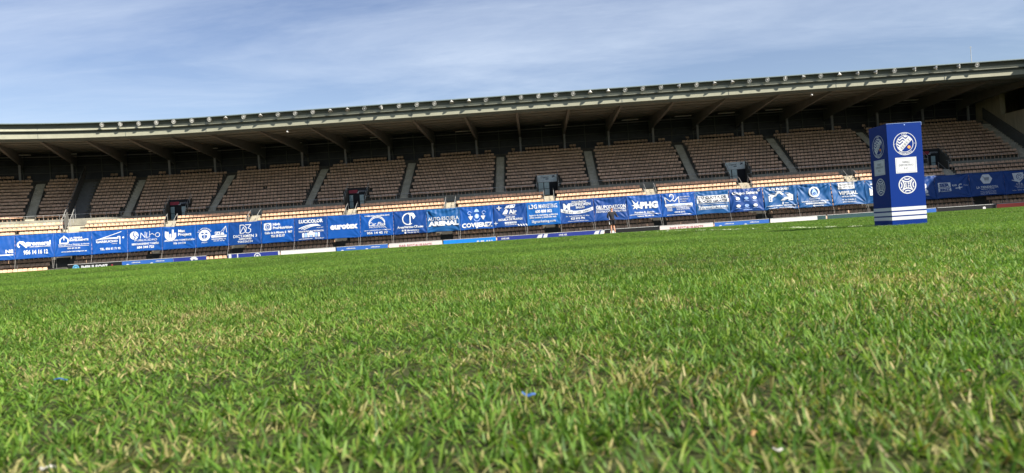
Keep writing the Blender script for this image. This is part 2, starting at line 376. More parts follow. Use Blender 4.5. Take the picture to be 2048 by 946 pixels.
def b11(a):
    a.text('www.macromatica.com', 1.95, 2.42, 2.9, .2, bold=.02); a.ring(1.95, 1.35, 1.0, .92, a0=15, a1=170, sx=1.0); a.ring(1.95, 1.25, .95, .88, 'white', 1, 0, 180)
    a.text('Car Plus', 1.95, 1.42, 1.9, .42, bold=.01, shear=.3); a.text('MACROMATICA', 2.0, 1.05, 1.9, .2, bold=.0); a.line([(1.0, 1.22), (2.9, 1.22)], .03); a.line([(2.6, 1.2), (3.05, .85)], .04)
    a.text('VENTA Y REPARACIÓN DE AUTOMÓVILES', 1.95, .68, 3.1, .1, bold=.02); a.text('956 14 42 78', 1.95, .38, 2.4, .26, bold=.03)
B('ban_a', 'blue banner with a thin white arch over slanted lettering beneath a web address', .7, b11)
def b12(a):
    a.ring(1.75, 1.75, .72, .6, a0=65, a1=300); a.line([(1.95, 2.15), (1.95, 1.2)], .13); a.line([(1.8, 1.2), (2.15, 1.2)], .05); a.poly([(1.6, 2.2), (1.9, 2.45), (2.35, 2.4), (2.6, 2.0), (2.3, 1.75), (2.15, 2.1), (1.75, 2.3)]); a.ring(2.1, 2.05, .42, .3, a0=-60, a1=120)
    a.text('AreasVerdes-CP.com', 1.95, .82, 3.0, .26, bold=.03); a.rect(1.05, .42, .2, .2); a.rect(1.35, .42, .2, .2); a.text('@areasverdescp', 2.25, .42, 1.4, .15, bold=.03); a.rect(1.35, .15, .2, .18); a.text('+34 606 344 741', 2.25, .16, 1.3, .13, bold=.02)
B('ban_c', 'blue banner with a white letter C crescent and a leaf above a web address', .9, b12)
def b13(a):
    a.text('AUTO-ESCUELA', 1.95, 1.55, 3.5, .42, bold=.004); a.text('ARENAL', 1.95, .98, 3.5, .48, bold=.07)
B('ban_d', 'heavily creased blue banner with a light line of capitals above a bolder one', 1.7, b13)
def b14(a):
    a.ring(1.95, 1.55, .28, .02, 'pale_blue', 1, sx=.9); a.ring(1.95, 1.55, .18, 0, 'white', 2, sx=.7); a.poly([(1.65, 2.05), (1.75, 2.3), (1.95, 2.45), (2.15, 2.3), (2.25, 2.05)], 'pale_blue'); a.rect(1.95, 2.2, .4, .05, 'white', 2)
    a.line([(1.6, 1.25), (1.75, 1.0), (1.95, .95), (2.15, 1.0), (2.3, 1.25)], .06, 'pale_blue')
    for sg in (-1, 1):
        cx = 1.95 + sg * .72
        for (i, j) in ((-1, 0), (0, 0), (1, 0), (-.5, -1), (.5, -1), (0, -2)): a.ring(cx + i * .16, 1.5 + j * .15, .09, 0, 'white', 2, n=10)
        a.line([(cx, 1.6), (cx + sg * .05, 1.85)], .05); a.ring(cx + sg * .1, 1.95, .22, .16, 'pale_blue', 1, 0, 300)
    a.text('COVIJEREZ', 1.95, .52, 3.5, .5, bold=.04)
B('ban_a', 'blue banner with a crowned crest between two bunches of grapes', 1.0, b14)
def plane(a, x, y, k): a.line([(x - .2 * k, y), (x + .22 * k, y)], .06 * k); a.line([(x, y - .2 * k), (x, y + .2 * k)], .08 * k)
def b15(a):
    a.poly([(1.15, 1.68), (1.45, 2.15), (1.65, 2.05), (1.45, 1.62)]); a.poly([(1.3, 2.2), (1.55, 2.5), (2.0, 2.62), (1.8, 2.25)]); a.poly([(1.85, 2.2), (2.05, 2.62), (2.6, 2.62), (2.45, 2.25)]); a.poly([(1.05, 1.55), (1.3, 1.98), (1.75, 1.98), (1.55, 1.55)])
    a.text('Air', 2.25, 1.82, .9, .5, bold=.03); a.text('ONE AIR', 1.95, 1.18, 1.1, .18, bold=.03); a.text('ESCUELA DE PILOTOS', 1.95, .92, 2.75, .22, bold=.035); a.rect(1.95, 1.42, 1.4, .03)
    a.rect(1.95, .52, 1.35, .2); a.text('+34 951 21 54 41', 1.95, .52, 1.1, .1, 'ban_c', layer=3); a.text('www.oneair.es', 1.95, .3, 1.3, .1, bold=.02)
    plane(a, .7, 2.3, 1.2); plane(a, .25, .55, .9)
    for i in range(4): a.poly([(2.7 + i * .3, .3), (2.85 + i * .3, .3), (2.98 + i * .3, .1), (2.83 + i * .3, .1)])
B('ban_c', 'blue banner with two white leaf shapes over the word Air and small white aeroplanes', .8, b15)
def b16(a):
    a.text('L3G', .75, 2.2, .95, .48, bold=.02); a.text('MARKETING.', 2.5, 2.2, 2.2, .48, bold=.005); a.text('600 808 002', 1.95, 1.62, 1.9, .34, bold=.035)
    a.text('Agencia de marketing, publicidad,', 1.9, 1.2, 3.3, .2, bold=.02); a.text('redes sociales y desarrollo web.', 1.85, .94, 3.1, .2, bold=.02); a.text('l3gmarketing.com', 1.9, .48, 2.7, .3, bold=.01)
B('ban_b', 'brightest azure banner with five lines of white text and no logo', .6, b16)
def b17(a):
    a.text('POLICLÍNICAS', 2.2, 2.45, 1.65, .19, bold=.03); a.text('M', .75, 1.95, .75, .75, bold=.03); a.text('EDIPREVEN', 2.3, 2.15, 2.4, .32, bold=.02); a.text('SALUD', 2.3, 1.8, 1.0, .24, bold=.03); a.line([(.4, 1.5), (.9, 1.58), (1.4, 1.45)], .05)
    pts = []; n = 14
    for i in range(n + 1): x = .08 + 3.68 * i / n; pts.append((x, 1.02 + .33 * ((x - 1.92) / 1.84) ** 2 + .05 * (x / 3.84)))
    for (p, q) in zip(pts[:-1], pts[1:]): a.ops.append(('q', [p, q, (q[0], q[1] + .36), (p[0], p[1] + .36)], 'white', 1))
    for i, ch in enumerate('REIRÁS CON GANAS'):
        if ch == ' ': continue
        x = .35 + i * .21; y = 1.2 + .33 * ((x - 1.92) / 1.84) ** 2 + .05 * (x / 3.84); a.text(ch, x, y, .17 if ch != 'I' else .05, .22, 'ink', bold=.01, layer=3)
    a.text('Av. de la Universidad, 15  Jerez', 1.95, .8, 2.7, .09, bold=.02); a.text('622 615 796', 1.95, .53, 1.6, .24, bold=.03); a.text('www.medipreven.com', 1.95, .22, 2.3, .11, bold=.0)
B('ban_c', 'blue banner with a large serif M and a curved white ribbon of dark capitals', .7, b17)
def b18(a):
    a.text('GRUPODATCON', 1.95, 1.62, 3.4, .42, bold=.02); a.rect(1.95, 1.32, 3.4, .06); a.text('PROTECCIÓN DE DATOS', 1.95, 1.08, 3.4, .2, bold=.015)
B('ban_c', 'blue banner right behind the walking person with underlined capitals across it', 1.0, b18)
def b19(a):
    st = []; rr = [.95, .3, .55, .22, .6, .28, .5, .25, .85, .3, .45, .24, .7, .28]
    for i, r_ in enumerate(rr): t = RAD(120 + i * 360 / 14); st.append((1.0 + r_ * math.cos(t), 1.5 + r_ * math.sin(t) * .9))
    a.poly(st); a.text('PHG', 2.45, 1.55, 2.0, .7, bold=.07, layer=3); a.text('Primitivo R. Gamón', 1.85, .72, 2.2, .22, bold=.03); a.rect(1.9, .48, 3.5, .05); a.text('Teléfono: 956 345 170', 1.95, .27, 1.9, .15, bold=.03)
B('ban_a', 'blue banner with a jagged white starburst running into three bold capitals', 1.0, b19)
def b20(a):
    a.line([(.5, 1.55), (.42, 2.25), (1.0, 1.75), (1.4, 2.1), (1.4, 2.35)], .09); a.ring(1.2, 2.35, .26, .17, 'white', 1, -10, 200); a.line([(1.3, 1.85), (1.5, 1.75), (2.0, 2.25), (2.0, 1.55)], .09)
    a.text('MACARENA', 2.7, 2.22, 1.1, .15, bold=.0); a.text('MORENO', 2.6, 1.95, .9, .15, bold=.0); a.text('OTERO', 2.5, 1.68, .65, .15, bold=.0)
    a.rect(1.95, 1.32, 3.1, .27); a.text('ABOGADA', 1.95, 1.32, 1.6, .15, 'pale_blue', layer=3); a.rect(2.0, 1.08, 3.0, .05)
    for i, tx in enumerate(('CIVIL', 'PENAL', 'FAMILIA')): a.text(tx, .9, .98 - i * .14, .55, .11, bold=.03)
    a.text('C/ Corredera 22, planta 1', 2.4, .96, 1.6, .12, bold=.03); a.text('Jerez de la Frontera', 2.4, .8, 1.5, .12, bold=.03); a.text('658 38 29 92', 2.0, .48, 1.2, .18, bold=.03); a.text('www.macarenamorenoabogada.es', 1.95, .2, 2.9, .1, bold=.03)
B('ban_a', 'blue banner with a white outline M topped by a small loop', 1.2, b20)
def b21(a):
    a.rect(1.95, 1.95, 3.5, .4); a.text('TU CUOTA DE', 1.95, 1.95, 3.1, .27, 'ink', bold=.035, layer=3); a.rect(2.0, 1.5, 3.6, .4); a.text('SOCIO GRATIS', 1.98, 1.5, 3.3, .27, 'ink', bold=.035, layer=3)
    a.text('7playconjerez.com', 1.95, .85, 3.3, .34, bold=.03); a.rect(1.95, .56, 3.4, .035); a.rect(1.95, 1.13, 3.4, .03)
B('ban_d', 'blue banner with dark capitals inside two white boxes over a web address', 1.1, b21)
def b22(a):
    a.text('Grupo Solera', 1.8, 2.2, 2.9, .32, bold=.035); a.ring(3.4, 2.42, .16)
    for i in range(3):
        for j in range(2):
            x = .95 + i * .95; y = 1.55 - j * .85; a.ring(x, y, .17, .03 if j else 0, 'pale_blue' if i == 1 else 'white', 1, sx=1.4); a.rect(x, y - .3, .55, .05, 'pale_blue')
    a.rect(1.95, .2, 1.0, .07, 'pale_blue')
B('ban_c', 'creased blue banner with two bold words above six small round emblems', 1.7, b22)
def b23(a):
    a.text('LOS PICARES', 1.85, 2.42, 2.2, .26, bold=.035); a.rect(1.85, 2.12, 1.0, .06); a.line([(.6, 1.8), (1.3, 1.85)], .05); a.line([(2.5, 1.85), (3.0, 1.85)], .05)
    a.line([(1.35, 1.6), (1.6, 1.95), (1.9, 2.0), (2.2, 1.75)], .2); a.poly([(.6, .95), (.6, 1.6), (1.0, 1.75), (1.35, 1.6), (1.0, 1.35), (.95, .95)]); a.poly([(1.9, 1.0), (2.3, 1.35), (2.9, 1.4), (2.6, 1.65), (3.0, 1.8), (3.35, 1.6), (3.3, .98)])
    for x, y in ((.78, 1.4), (.8, 1.15), (2.75, 1.15), (3.1, 1.15)): a.ring(x, y, .09, 0, 'ban_d', 3, n=10)
    a.line([(2.15, .8), (2.1, .55)], .12); a.rect(2.55, .68, .45, .05)
    a.text('COMIDA CASERA  MENÚ DIARIO', 1.95, .42, 3.4, .12, bold=.035); a.text('C/ Larga 14', .95, .16, .9, .1, bold=.03); a.text('www.lospicares.es', 2.6, .17, 1.9, .11, bold=.03)
B('ban_d', 'strongly creased blue banner with white food drawings under a capital heading', 1.8, b23)
def b24(a):
    a.ring(1.9, 1.75, .62, .45); a.poly([(1.9, 2.2)] + [(1.9 + .3 * math.cos(RAD(t)), 1.62 + .3 * math.sin(RAD(t))) for t in range(30, -220, -25)], 'pale_blue', 2); a.text('G', 1.9, 1.62, .28, .3, 'ban_d', layer=4, bold=.02)
    a.text('Gasomar', 1.9, 1.0, 1.2, .22, bold=-.005); a.text('GASÓLEO A DOMICILIO Y ESTACIONES', 1.95, .7, 3.2, .11, bold=.03); a.text('WWW.GASOMAR.ES', 1.95, .45, 2.3, .2, bold=.04); a.text('@gasomar', 2.2, .18, 1.2, .13, bold=.03)
B('ban_d', 'creased blue banner with a drop inside a thick white ring', 1.8, b24)
def b25(a):
    a.rect(1.7, 2.25, 1.85, .75); a.text('CLUB DEPORTIVO', 1.7, 2.42, 1.6, .17, 'grey_print', layer=3); a.text('LA VICTORIA', 1.7, 2.1, 1.6, .22, 'grey_print', layer=3)
    a.text('VIPSUAL', 1.85, 1.42, 2.1, .42, bold=.03); a.text('- OPTICAL CENTER -', 1.85, .98, 1.7, .14, bold=.03); a.text('Pl. del Caballo, 2', 1.85, .6, 1.5, .15, bold=.02); a.text('www.vipsual.com', 1.85, .35, 1.5, .13, bold=.02)
B('ban_d', 'creased blue banner with a white text box hanging from its top edge', 1.7, b25)
def b26(a):
    a.rect(1.1, 2.2, 1.2, .16); a.poly([(.35, 1.75), (.35, .9), (.9, .9), (.9, 1.9), (.7, 1.9)]); a.rect(1.5, 1.35, 1.1, 1.0); a.text('R', 1.3, 1.35, .55, .6, 'ban_d', bold=.05, layer=3); a.rect(1.5, .45, 1.6, .4)
B('ban_d', 'creased blue banner half hidden left of the blue plinth with a boxed white letter R', 1.4, b26)
def b27(a):
    a.poly([(2.55 + .4 * math.cos(RAD(t)), 1.6 + .4 * math.sin(RAD(t))) for t in range(90, -270, -60)])
    for x in (2.05, 2.75): a.ring(x, .95, .25)
    for x in (2.1, 2.8): a.text('DEL', x, .55, .5, .14, bold=.03)
B('ban_c', 'shaded blue banner just right of the blue plinth with white hexagon and two discs', 1.2, b27)
def b28(a):
    a.rect(1.0, 1.55, 1.4, .55); a.text('SER', 1.0, 1.55, 1.15, .38, 'ban_c', bold=.05, layer=3); a.rect(1.0, 1.0, 1.4, .42); a.text('JEREZ', 1.0, 1.0, 1.2, .28, 'ban_c', bold=.05, layer=3)
    a.text('us', 2.1, 1.5, .5, .28, bold=.02); a.ring(2.8, 1.35, .24, .15, 'white', 1, 50, 320); a.line([(2.2, 1.1), (2.7, 1.12)], .09); a.line([(2.6, 1.2), (2.65, .95)], .09); a.text('Fisio', 3.4, 1.4, .5, .15, bold=.0)
B('ban_c', 'shaded navy banner with a white two storey box reading SER', 1.1, b28)
def b29(a):
    a.poly([(1.9 + .68 * math.cos(RAD(t)), 1.95 + .62 * math.sin(RAD(t))) for t in range(0, 360, 60)]); a.poly([(1.6, 2.15), (2.25, 2.15), (2.15, 1.8), (1.75, 1.8)], 'grey_print', 3); a.line([(1.5, 2.25), (1.62, 2.2), (1.75, 1.7), (2.2, 1.7)], .05, 'grey_print', 3)
    a.text('LA TIENDECITA', 1.9, 1.0, 2.4, .26, bold=.02); a.text('Mercado Central', 1.9, .76, 1.4, .1, bold=.01)
    for i, tx in enumerate(('Fruta, verdura fresca', 'y huevos caseros de campo', 'Plaza de Abastos')): a.text(tx, 1.9, .52 - i * .15, 1.7, .09, bold=.01)
B('ban_c', 'shaded navy banner with a white hexagon holding a shopping cart', .8, b29)
def b30(a):
    a.poly([(.95, 2.4), (2.2, 2.45), (2.15, 1.75), (1.6, 1.25), (1.1, 1.6)]); a.ring(1.7, 1.95, .35, .29, 'ban_c', 3, 20, 330); a.ring(1.7, 1.95, .18, .13, 'ban_c', 3); a.line([(.85, 1.6), (1.3, 1.45), (2.3, 2.2)], .09, 'white', 4)
    a.text('I.T.S.', 1.65, 1.1, .7, .2, bold=.02); a.text('CORREDURIA DE', 1.65, .85, 1.2, .1, bold=.0); a.text('SEGUROS', 1.65, .68, .8, .1, bold=.0); a.text('956 300 400', 1.5, .4, 1.6, .13, bold=.0)
B('ban_c', 'shaded navy banner at the right frame edge with a white shield emblem', .8, b30)

# ad boards design : x 0..5.75, y 0..0.95
BO = []
def O(x0, x1, mat, label, fn): x0 -= 2.95; x1 -= 2.95; a = Art(); fn and fn(a, x1 - x0); BO.append((x0, x1, mat, a, label))
M['navy'] = nmat('board_navy', (.02, .035, .22), .4); M['midblue'] = nmat('board_mid_blue', (.03, .12, .42), .4); M['azure'] = nmat('board_azure', (.01, .20, .68), .4)
M['black'] = nmat('board_black', (.012, .012, .013), .4); M['bwhite'] = nmat('board_white', (0.6438, 0.6264, 0.6090), .45, var=.06); M['pinkw'] = nmat('board_pinkish_white', (0.6438, 0.5568, 0.5394), .45, var=.08)
M['teal'] = nmat('board_teal', (.03, .07, .075), .4); M['redb'] = nmat('board_red', (.75, .10, .07), .4, var=.05); M['wine'] = nmat('wine_print', (.30, .03, .05), .5)
M['skyblue'] = nmat('sky_blue_print', (.12, .38, .60), .5)

# plinth art : face width PW, height PHH
PW, PD_, PHH = .375, .40, 1.09
def plinth_art(wd):
    a = Art(); k = wd / .375; c = wd / 2
    def R(cx, cy, r1, r0_=0, **q): a.ring(cx, cy, r1, r0_, sx=k, n=48, **q)
    Y = lambda f_: PHH * (1 - f_)
    cy = Y(.205); r = .122
    R(c, cy, r, r - .006); R(c, cy, .089, .0, mat='white'); R(c, cy, .091, .088, mat='white')
    # blue lower-right part of the disc, waves on the upper-left, diagonal band
    def clipdisc(test, mat, layer, rr=.084, step=.0042):
        n = int(rr * 2 / step)
        for j in range(n):
            y = -rr + (j + .5) * step; half = math.sqrt(max(0, rr * rr - y * y)); runs = []; st = None
            m_ = 60
            for i in range(m_ + 1):
                x = -half + 2 * half * i / m_
                ok = test(x, y)
                if ok and st is None: st = x
                if (not ok or i == m_) and st is not None: runs.append((st, x)); st = None
            for (xa, xb) in runs:
                a.ops.append(('q', [(c + k * xa, cy + y - step / 2), (c + k * xb, cy + y - step / 2), (c + k * xb, cy + y + step / 2), (c + k * xa, cy + y + step / 2)], mat, layer))
    clipdisc(lambda x, y: (x - y) > .028 * 1.3, 'bluek', 2)
    clipdisc(lambda x, y: (x - y) < -.036 and ((y + .010 * math.sin(x * 95 + .6)) / .031) % 1 < .45, 'bluek', 2)
    L_ = 'XEREZ'
    for i, ch in enumerate(L_):
        t = (i - 2) * .029; a.text(ch, c + k * (t * .707 + .004), cy + t * .707 - .002, .021 * k, .030, 'grey_print', bold=.01, layer=4, rot=RAD(45) if k > .9 else 0)
    R(c + k * .042, cy - .038, .016, 0, mat='orange', layer=4)
    a.text('1947', c, cy, .06, .015, bold=.03, arc=(.1055, 1)); a.text('DEPORTIVO', c, cy, .15, .016, bold=.03, arc=(.1055, -1))
    a.text('F', c - k * .105, cy, .008, .012); a.text('C', c + k * .105, cy, .009, .012)
    # name plate
    y0, y1 = Y(.49), Y(.338); a.rect(c, (y0 + y1) / 2, .225 * k, y1 - y0, 'white', 1)
    iw, ih = .2 * k, (y1 - y0) - .022
    for (x, y, ww, hh) in ((c, (y0 + y1) / 2 + ih / 2, iw, .003), (c, (y0 + y1) / 2 - ih / 2, iw, .003), (c - iw / 2, (y0 + y1) / 2, .003, ih), (c + iw / 2, (y0 + y1) / 2, .003, ih)):
        a.rect(x, y, ww, hh, 'grey_print', 2)
    for tx, fy, tw in (('XEREZ', .382, .085), ('DEPORTIVO', .412, .155), ('F.C.', .445, .05)): a.text(tx, c, Y(fy), tw * k, .021, 'grey_print', bold=.02, layer=3)
    # federation disc
    cy = Y(.608); R(c, cy, .094, .083)
    for q in range(4):
        t = RAD(90 * q); ox, oy = math.cos(t) * .105, math.sin(t) * .105
        for r1, r0_ in ((.078, .065), (.053, .040)):
            n = 14
            for i in range(n):
                def pt(rr, aa):
                    x = ox + rr * math.cos(aa); y = oy + rr * math.sin(aa); return x, y
                a0_ = t + math.pi - RAD(68) + RAD(136) * i / n; a1_ = a0_ + RAD(136) / n
                qd = [pt(r0_, a0_), pt(r1, a0_), pt(r1, a1_), pt(r0_, a1_)]
                if all(x * x + y * y < .0835 ** 2 for x, y in qd): a.ops.append(('q', [(c + k * x, cy + y) for x, y in qd], 'white', 1))
    for ch, x, y in (('R', -.014, .014), ('F', .014, .014), ('E', -.014, -.014), ('F', .014, -.014)): a.text(ch, c + k * x, cy + y, .019 * k, .022, bold=.05, layer=2)
    for f0, f1 in ((.820, .852), (.866, .900), (.913, .945)):
        a.rect(c, Y((f0 + f1) / 2), wd - .003, PHH * (f1 - f0), 'white', 1)
    return a
pl_front, pl_side = plinth_art(PW), plinth_art(PD_)

def o_text(tx, w_, h, mat='white', bold=.03, y=.62, x=None):
    return lambda a, L: a.text(tx, (L / 2 if x is None else x), y, w_, h, mat, bold=bold)
def o_imp(a, L): a.ring(.9, .52, .38, .26, 'skyblue'); a.ring(.9, .52, .2, 0, 'skyblue'); a.text('IMPULSO07', 3.0, .5, 3.0, .5, bold=.05); a.ring(5.0, .6, .1, 0, 'wine')
def o_mid(a, L):
    for x in (1.6, 4.3): a.text('clínica', x, .74, 1.0, .14, bold=.03); a.ring(x - .95, .42, .2)
def o_sw(a, L): a.ring(L * .62, .45, .5, .3, 'white', 1, 20, 150); a.ring(L * .62, .5, .3, .16, 'white', 2, 20, 200)
def o_emb(a, L): a.rect(.25, .5, .3, .9, 'white'); a.rect(1.1, .5, .12, .9, 'white'); a.ring(3.3, .55, .36, .26); a.ring(3.3, .55, .14); a.rect(L - .1, .5, .16, .9, 'white')
def o_bar(a, L): a.text('BAR RESTAURANTE', L / 2, .62, 3.6, .3, 'wine', bold=.0); a.text('Las Palmeras', L * .8, .25, 1.6, .2, 'wine', bold=.0)
def o_plan(a, L): a.text('E-PLAN', L * .78, .45, 1.7, .4, bold=.05)
def o_air(a, L):
    for x in (.9, 7.2): a.text('ONE AIR', x, .7, .9, .18, bold=.03)
    for x in (4.2, 10.4): a.poly([(x, .35), (x + .35, .85), (x + .8, .9), (x + .6, .35)]); a.poly([(x + .75, .35), (x + .95, .88), (x + 1.35, .9), (x + 1.2, .35)])
def o_blk(a, L): a.rect(.9, .55, .5, .5, 'bwhite'); a.text('w w w . e s p u m a s . e s', L * .6, .28, 3.2, .2, bold=.02)
def o_grad(a, L): a.rect(L - .5, .5, .9, .9, 'teal')
def o_dk(a, L): a.text('2007 - 2024', L * .35, .3, 1.4, .3, bold=.04); a.ring(L * .8, .6, .16, 0, 'bwhite')
O(-49.0, -42.9, 'black', 'black advertising board with a pale blue roundel and blocky white capitals', o_imp)
O(-42.9, -37.1, 'midblue', 'mid blue advertising board next to the black one with small white words', o_mid)
O(-37.1, -33.4, 'navy', 'short navy advertising board with a thick white swoosh left of the cream gap', o_sw)
O(-31.0, -25.2, 'navy', 'navy advertising board with white edge bars and a round white emblem', o_emb)
O(-25.1, -19.0, 'bwhite', 'plain cream white advertising board below the yellow-free blue banners', None)
O(-18.9, -13.2, 'midblue', 'mid blue advertising board immediately right of the plain cream one', o_mid)
O(-13.1, -7.2, 'pinkw', 'pinkish white restaurant advertising board left of the bright azure board', o_bar)
O(-7.1, -1.3, 'azure', 'bright azure advertising board with partly hidden white capitals', o_plan)
O(-1.2, 10.4, 'navy', 'long blue advertising board with two white leaf emblems left of the walking person', o_air)
O(10.5, 16.4, 'black', 'black advertising board immediately right of the walking person', o_blk)
O(16.5, 22.3, 'pinkw', 'pinkish white restaurant advertising board between black and mid blue boards', o_bar)
O(22.4, 28.3, 'midblue', 'mid blue advertising board right of the pinkish white one beneath creased banners', o_mid)
O(28.4, 34.4, 'bwhite', 'whitish advertising board fading to a dark teal end', o_grad)
O(34.5, 39.9, 'teal', 'dark green advertising board left of the blue plinth', None)
O(40.0, 46.1, 'midblue', 'mid blue advertising board showing just right of the blue plinth', o_mid)
O(46.2, 52.4, 'black', 'black advertising board with white numerals left of the red board', o_dk)
O(52.5, 58.4, 'redb', 'plain red advertising board at the right frame edge', None)
BO[4] = BO[4][:4] + ('plain cream white advertising board below the banner with a single lowercase word',)

def sign_art(kind):
    a = Art()
    if kind == 'red':
        a.rect(.62, .25, 1.15, .4, 'red_sign', 1, 1, 1); a.text('BAR', .55, .27, .7, .2, 'wine', layer=3); a.line([(1.1, .06), (1.32, .06), (1.32, .3)], .07, 'white', 3)
        a.text('SERVICIOS', 1.82, .27, .9, .2, 'grey_print', bold=.03, layer=2)
    else:
        a.text('Cajasol', .95, .48, 1.0, .25, 'ink', bold=.01, layer=2, shear=.2); a.poly([(1.85, .42), (2.0, .55), (1.9, .7), (2.1, .6), (2.25, .72), (2.2, .52), (2.35, .4), (2.12, .45), (2.0, .35)], 'ink', 2); a.rect(1.25, .2, .4, .1, 'ink', 2, 1, 1)
    return a
sg_red, sg_grey = sign_art('red'), sign_art('grey')
resolve_texts()

# ------------------------------------------------------------------ ground
def gz(y): return 0.0 if y < 12 else (-0.85 * ((y - 12) / 70.0) ** 2.35 if y < 82 else -0.85)

def paint_factor(t):
    """painted line mask on world position: halfway line (x=LX) beyond y=8.25, and the worn touchline (y=8.25)"""
    g = t.nodes.new('ShaderNodeNewGeometry'); sp = t.nodes.new('ShaderNodeSeparateXYZ'); t.links.new(g.outputs['Position'], sp.inputs[0])
    def mth(op, a, b=None, clamp=False):
        n_ = t.nodes.new('ShaderNodeMath'); n_.operation = op; n_.use_clamp = clamp
        for i, v in enumerate((a, b)):
            if v is None: continue
            if isinstance(v, (int, float)): n_.inputs[i].default_value = v
            else: t.links.new(v, n_.inputs[i])
        return n_.outputs[0]
    ln = mth('LESS_THAN', mth('ABSOLUTE', mth('SUBTRACT', sp.outputs[0], 3.75)), .075)
    ln = mth('MULTIPLY', ln, mth('GREATER_THAN', sp.outputs[1], 8.3))
    tl = mth('LESS_THAN', mth('ABSOLUTE', mth('SUBTRACT', sp.outputs[1], 8.35)), .07)
    tl = mth('MULTIPLY', tl, mth('GREATER_THAN', sp.outputs[0], 4.4))
    nz = t.nodes.new('ShaderNodeTexNoise'); nz.inputs['Scale'].default_value = 2.2; nz.inputs['Detail'].default_value = 4; t.links.new(g.outputs['Position'], nz.inputs[0])
    return mth('MULTIPLY', mth('MAXIMUM', ln, tl), mth('GREATER_THAN', nz.outputs[0], .53)), g, sp

def ground_mat():
    mt = bpy.data.materials.new('turf_soil'); mt.use_nodes = True; t = mt.node_tree; b = t.nodes['Principled BSDF']; b.inputs['Roughness'].default_value = .95; b.inputs['Specular IOR Level'].default_value = .1
    pf, g, sp = paint_factor(t)
    n_ = t.nodes.new('ShaderNodeTexNoise'); n_.inputs['Scale'].default_value = 5; n_.inputs['Detail'].default_value = 8; n_.inputs['Roughness'].default_value = .7; t.links.new(g.outputs['Position'], n_.inputs[0])
    cr = t.nodes.new('ShaderNodeValToRGB'); cr.color_ramp.elements[0].position = .35; cr.color_ramp.elements[0].color = (.020, .021, .010, 1); cr.color_ramp.elements[1].position = .65; cr.color_ramp.elements[1].color = (.055, .065, .022, 1)
    t.links.new(n_.outputs[0], cr.inputs[0]); mx = t.nodes.new('ShaderNodeMix'); mx.data_type = 'RGBA'; t.links.new(pf, mx.inputs[0]); t.links.new(cr.outputs[0], mx.inputs[6]); mx.inputs[7].default_value = (.65, .67, .6, 1)
    t.links.new(mx.outputs[2], b.inputs['Base Color']); return mt
mb = MB()
xs = [-2500, -300, -90] + [-60 + 10 * i for i in range(13)] + [90, 300, 2500]
ys = [-2500, -100, -5, 0, 5, 9] + [12 + 2 * i for i in range(36)] + [90, 130, 400, 2500]
for j, y in enumerate(ys):
    for x in xs: mb.v.append((x, y, gz(y)))
nx = len(xs)
for j in range(len(ys) - 1):
    for i in range(nx - 1): mb.f.append((j * nx + i, j * nx + i + 1, (j + 1) * nx + i + 1, (j + 1) * nx + i)); mb.mi.append(0)
tag(mb.build('pitch_ground', ground_mat(), smooth=True), 'grass pitch ground sheet crowning gently and falling away before the stand', 'ground', kind='structure')

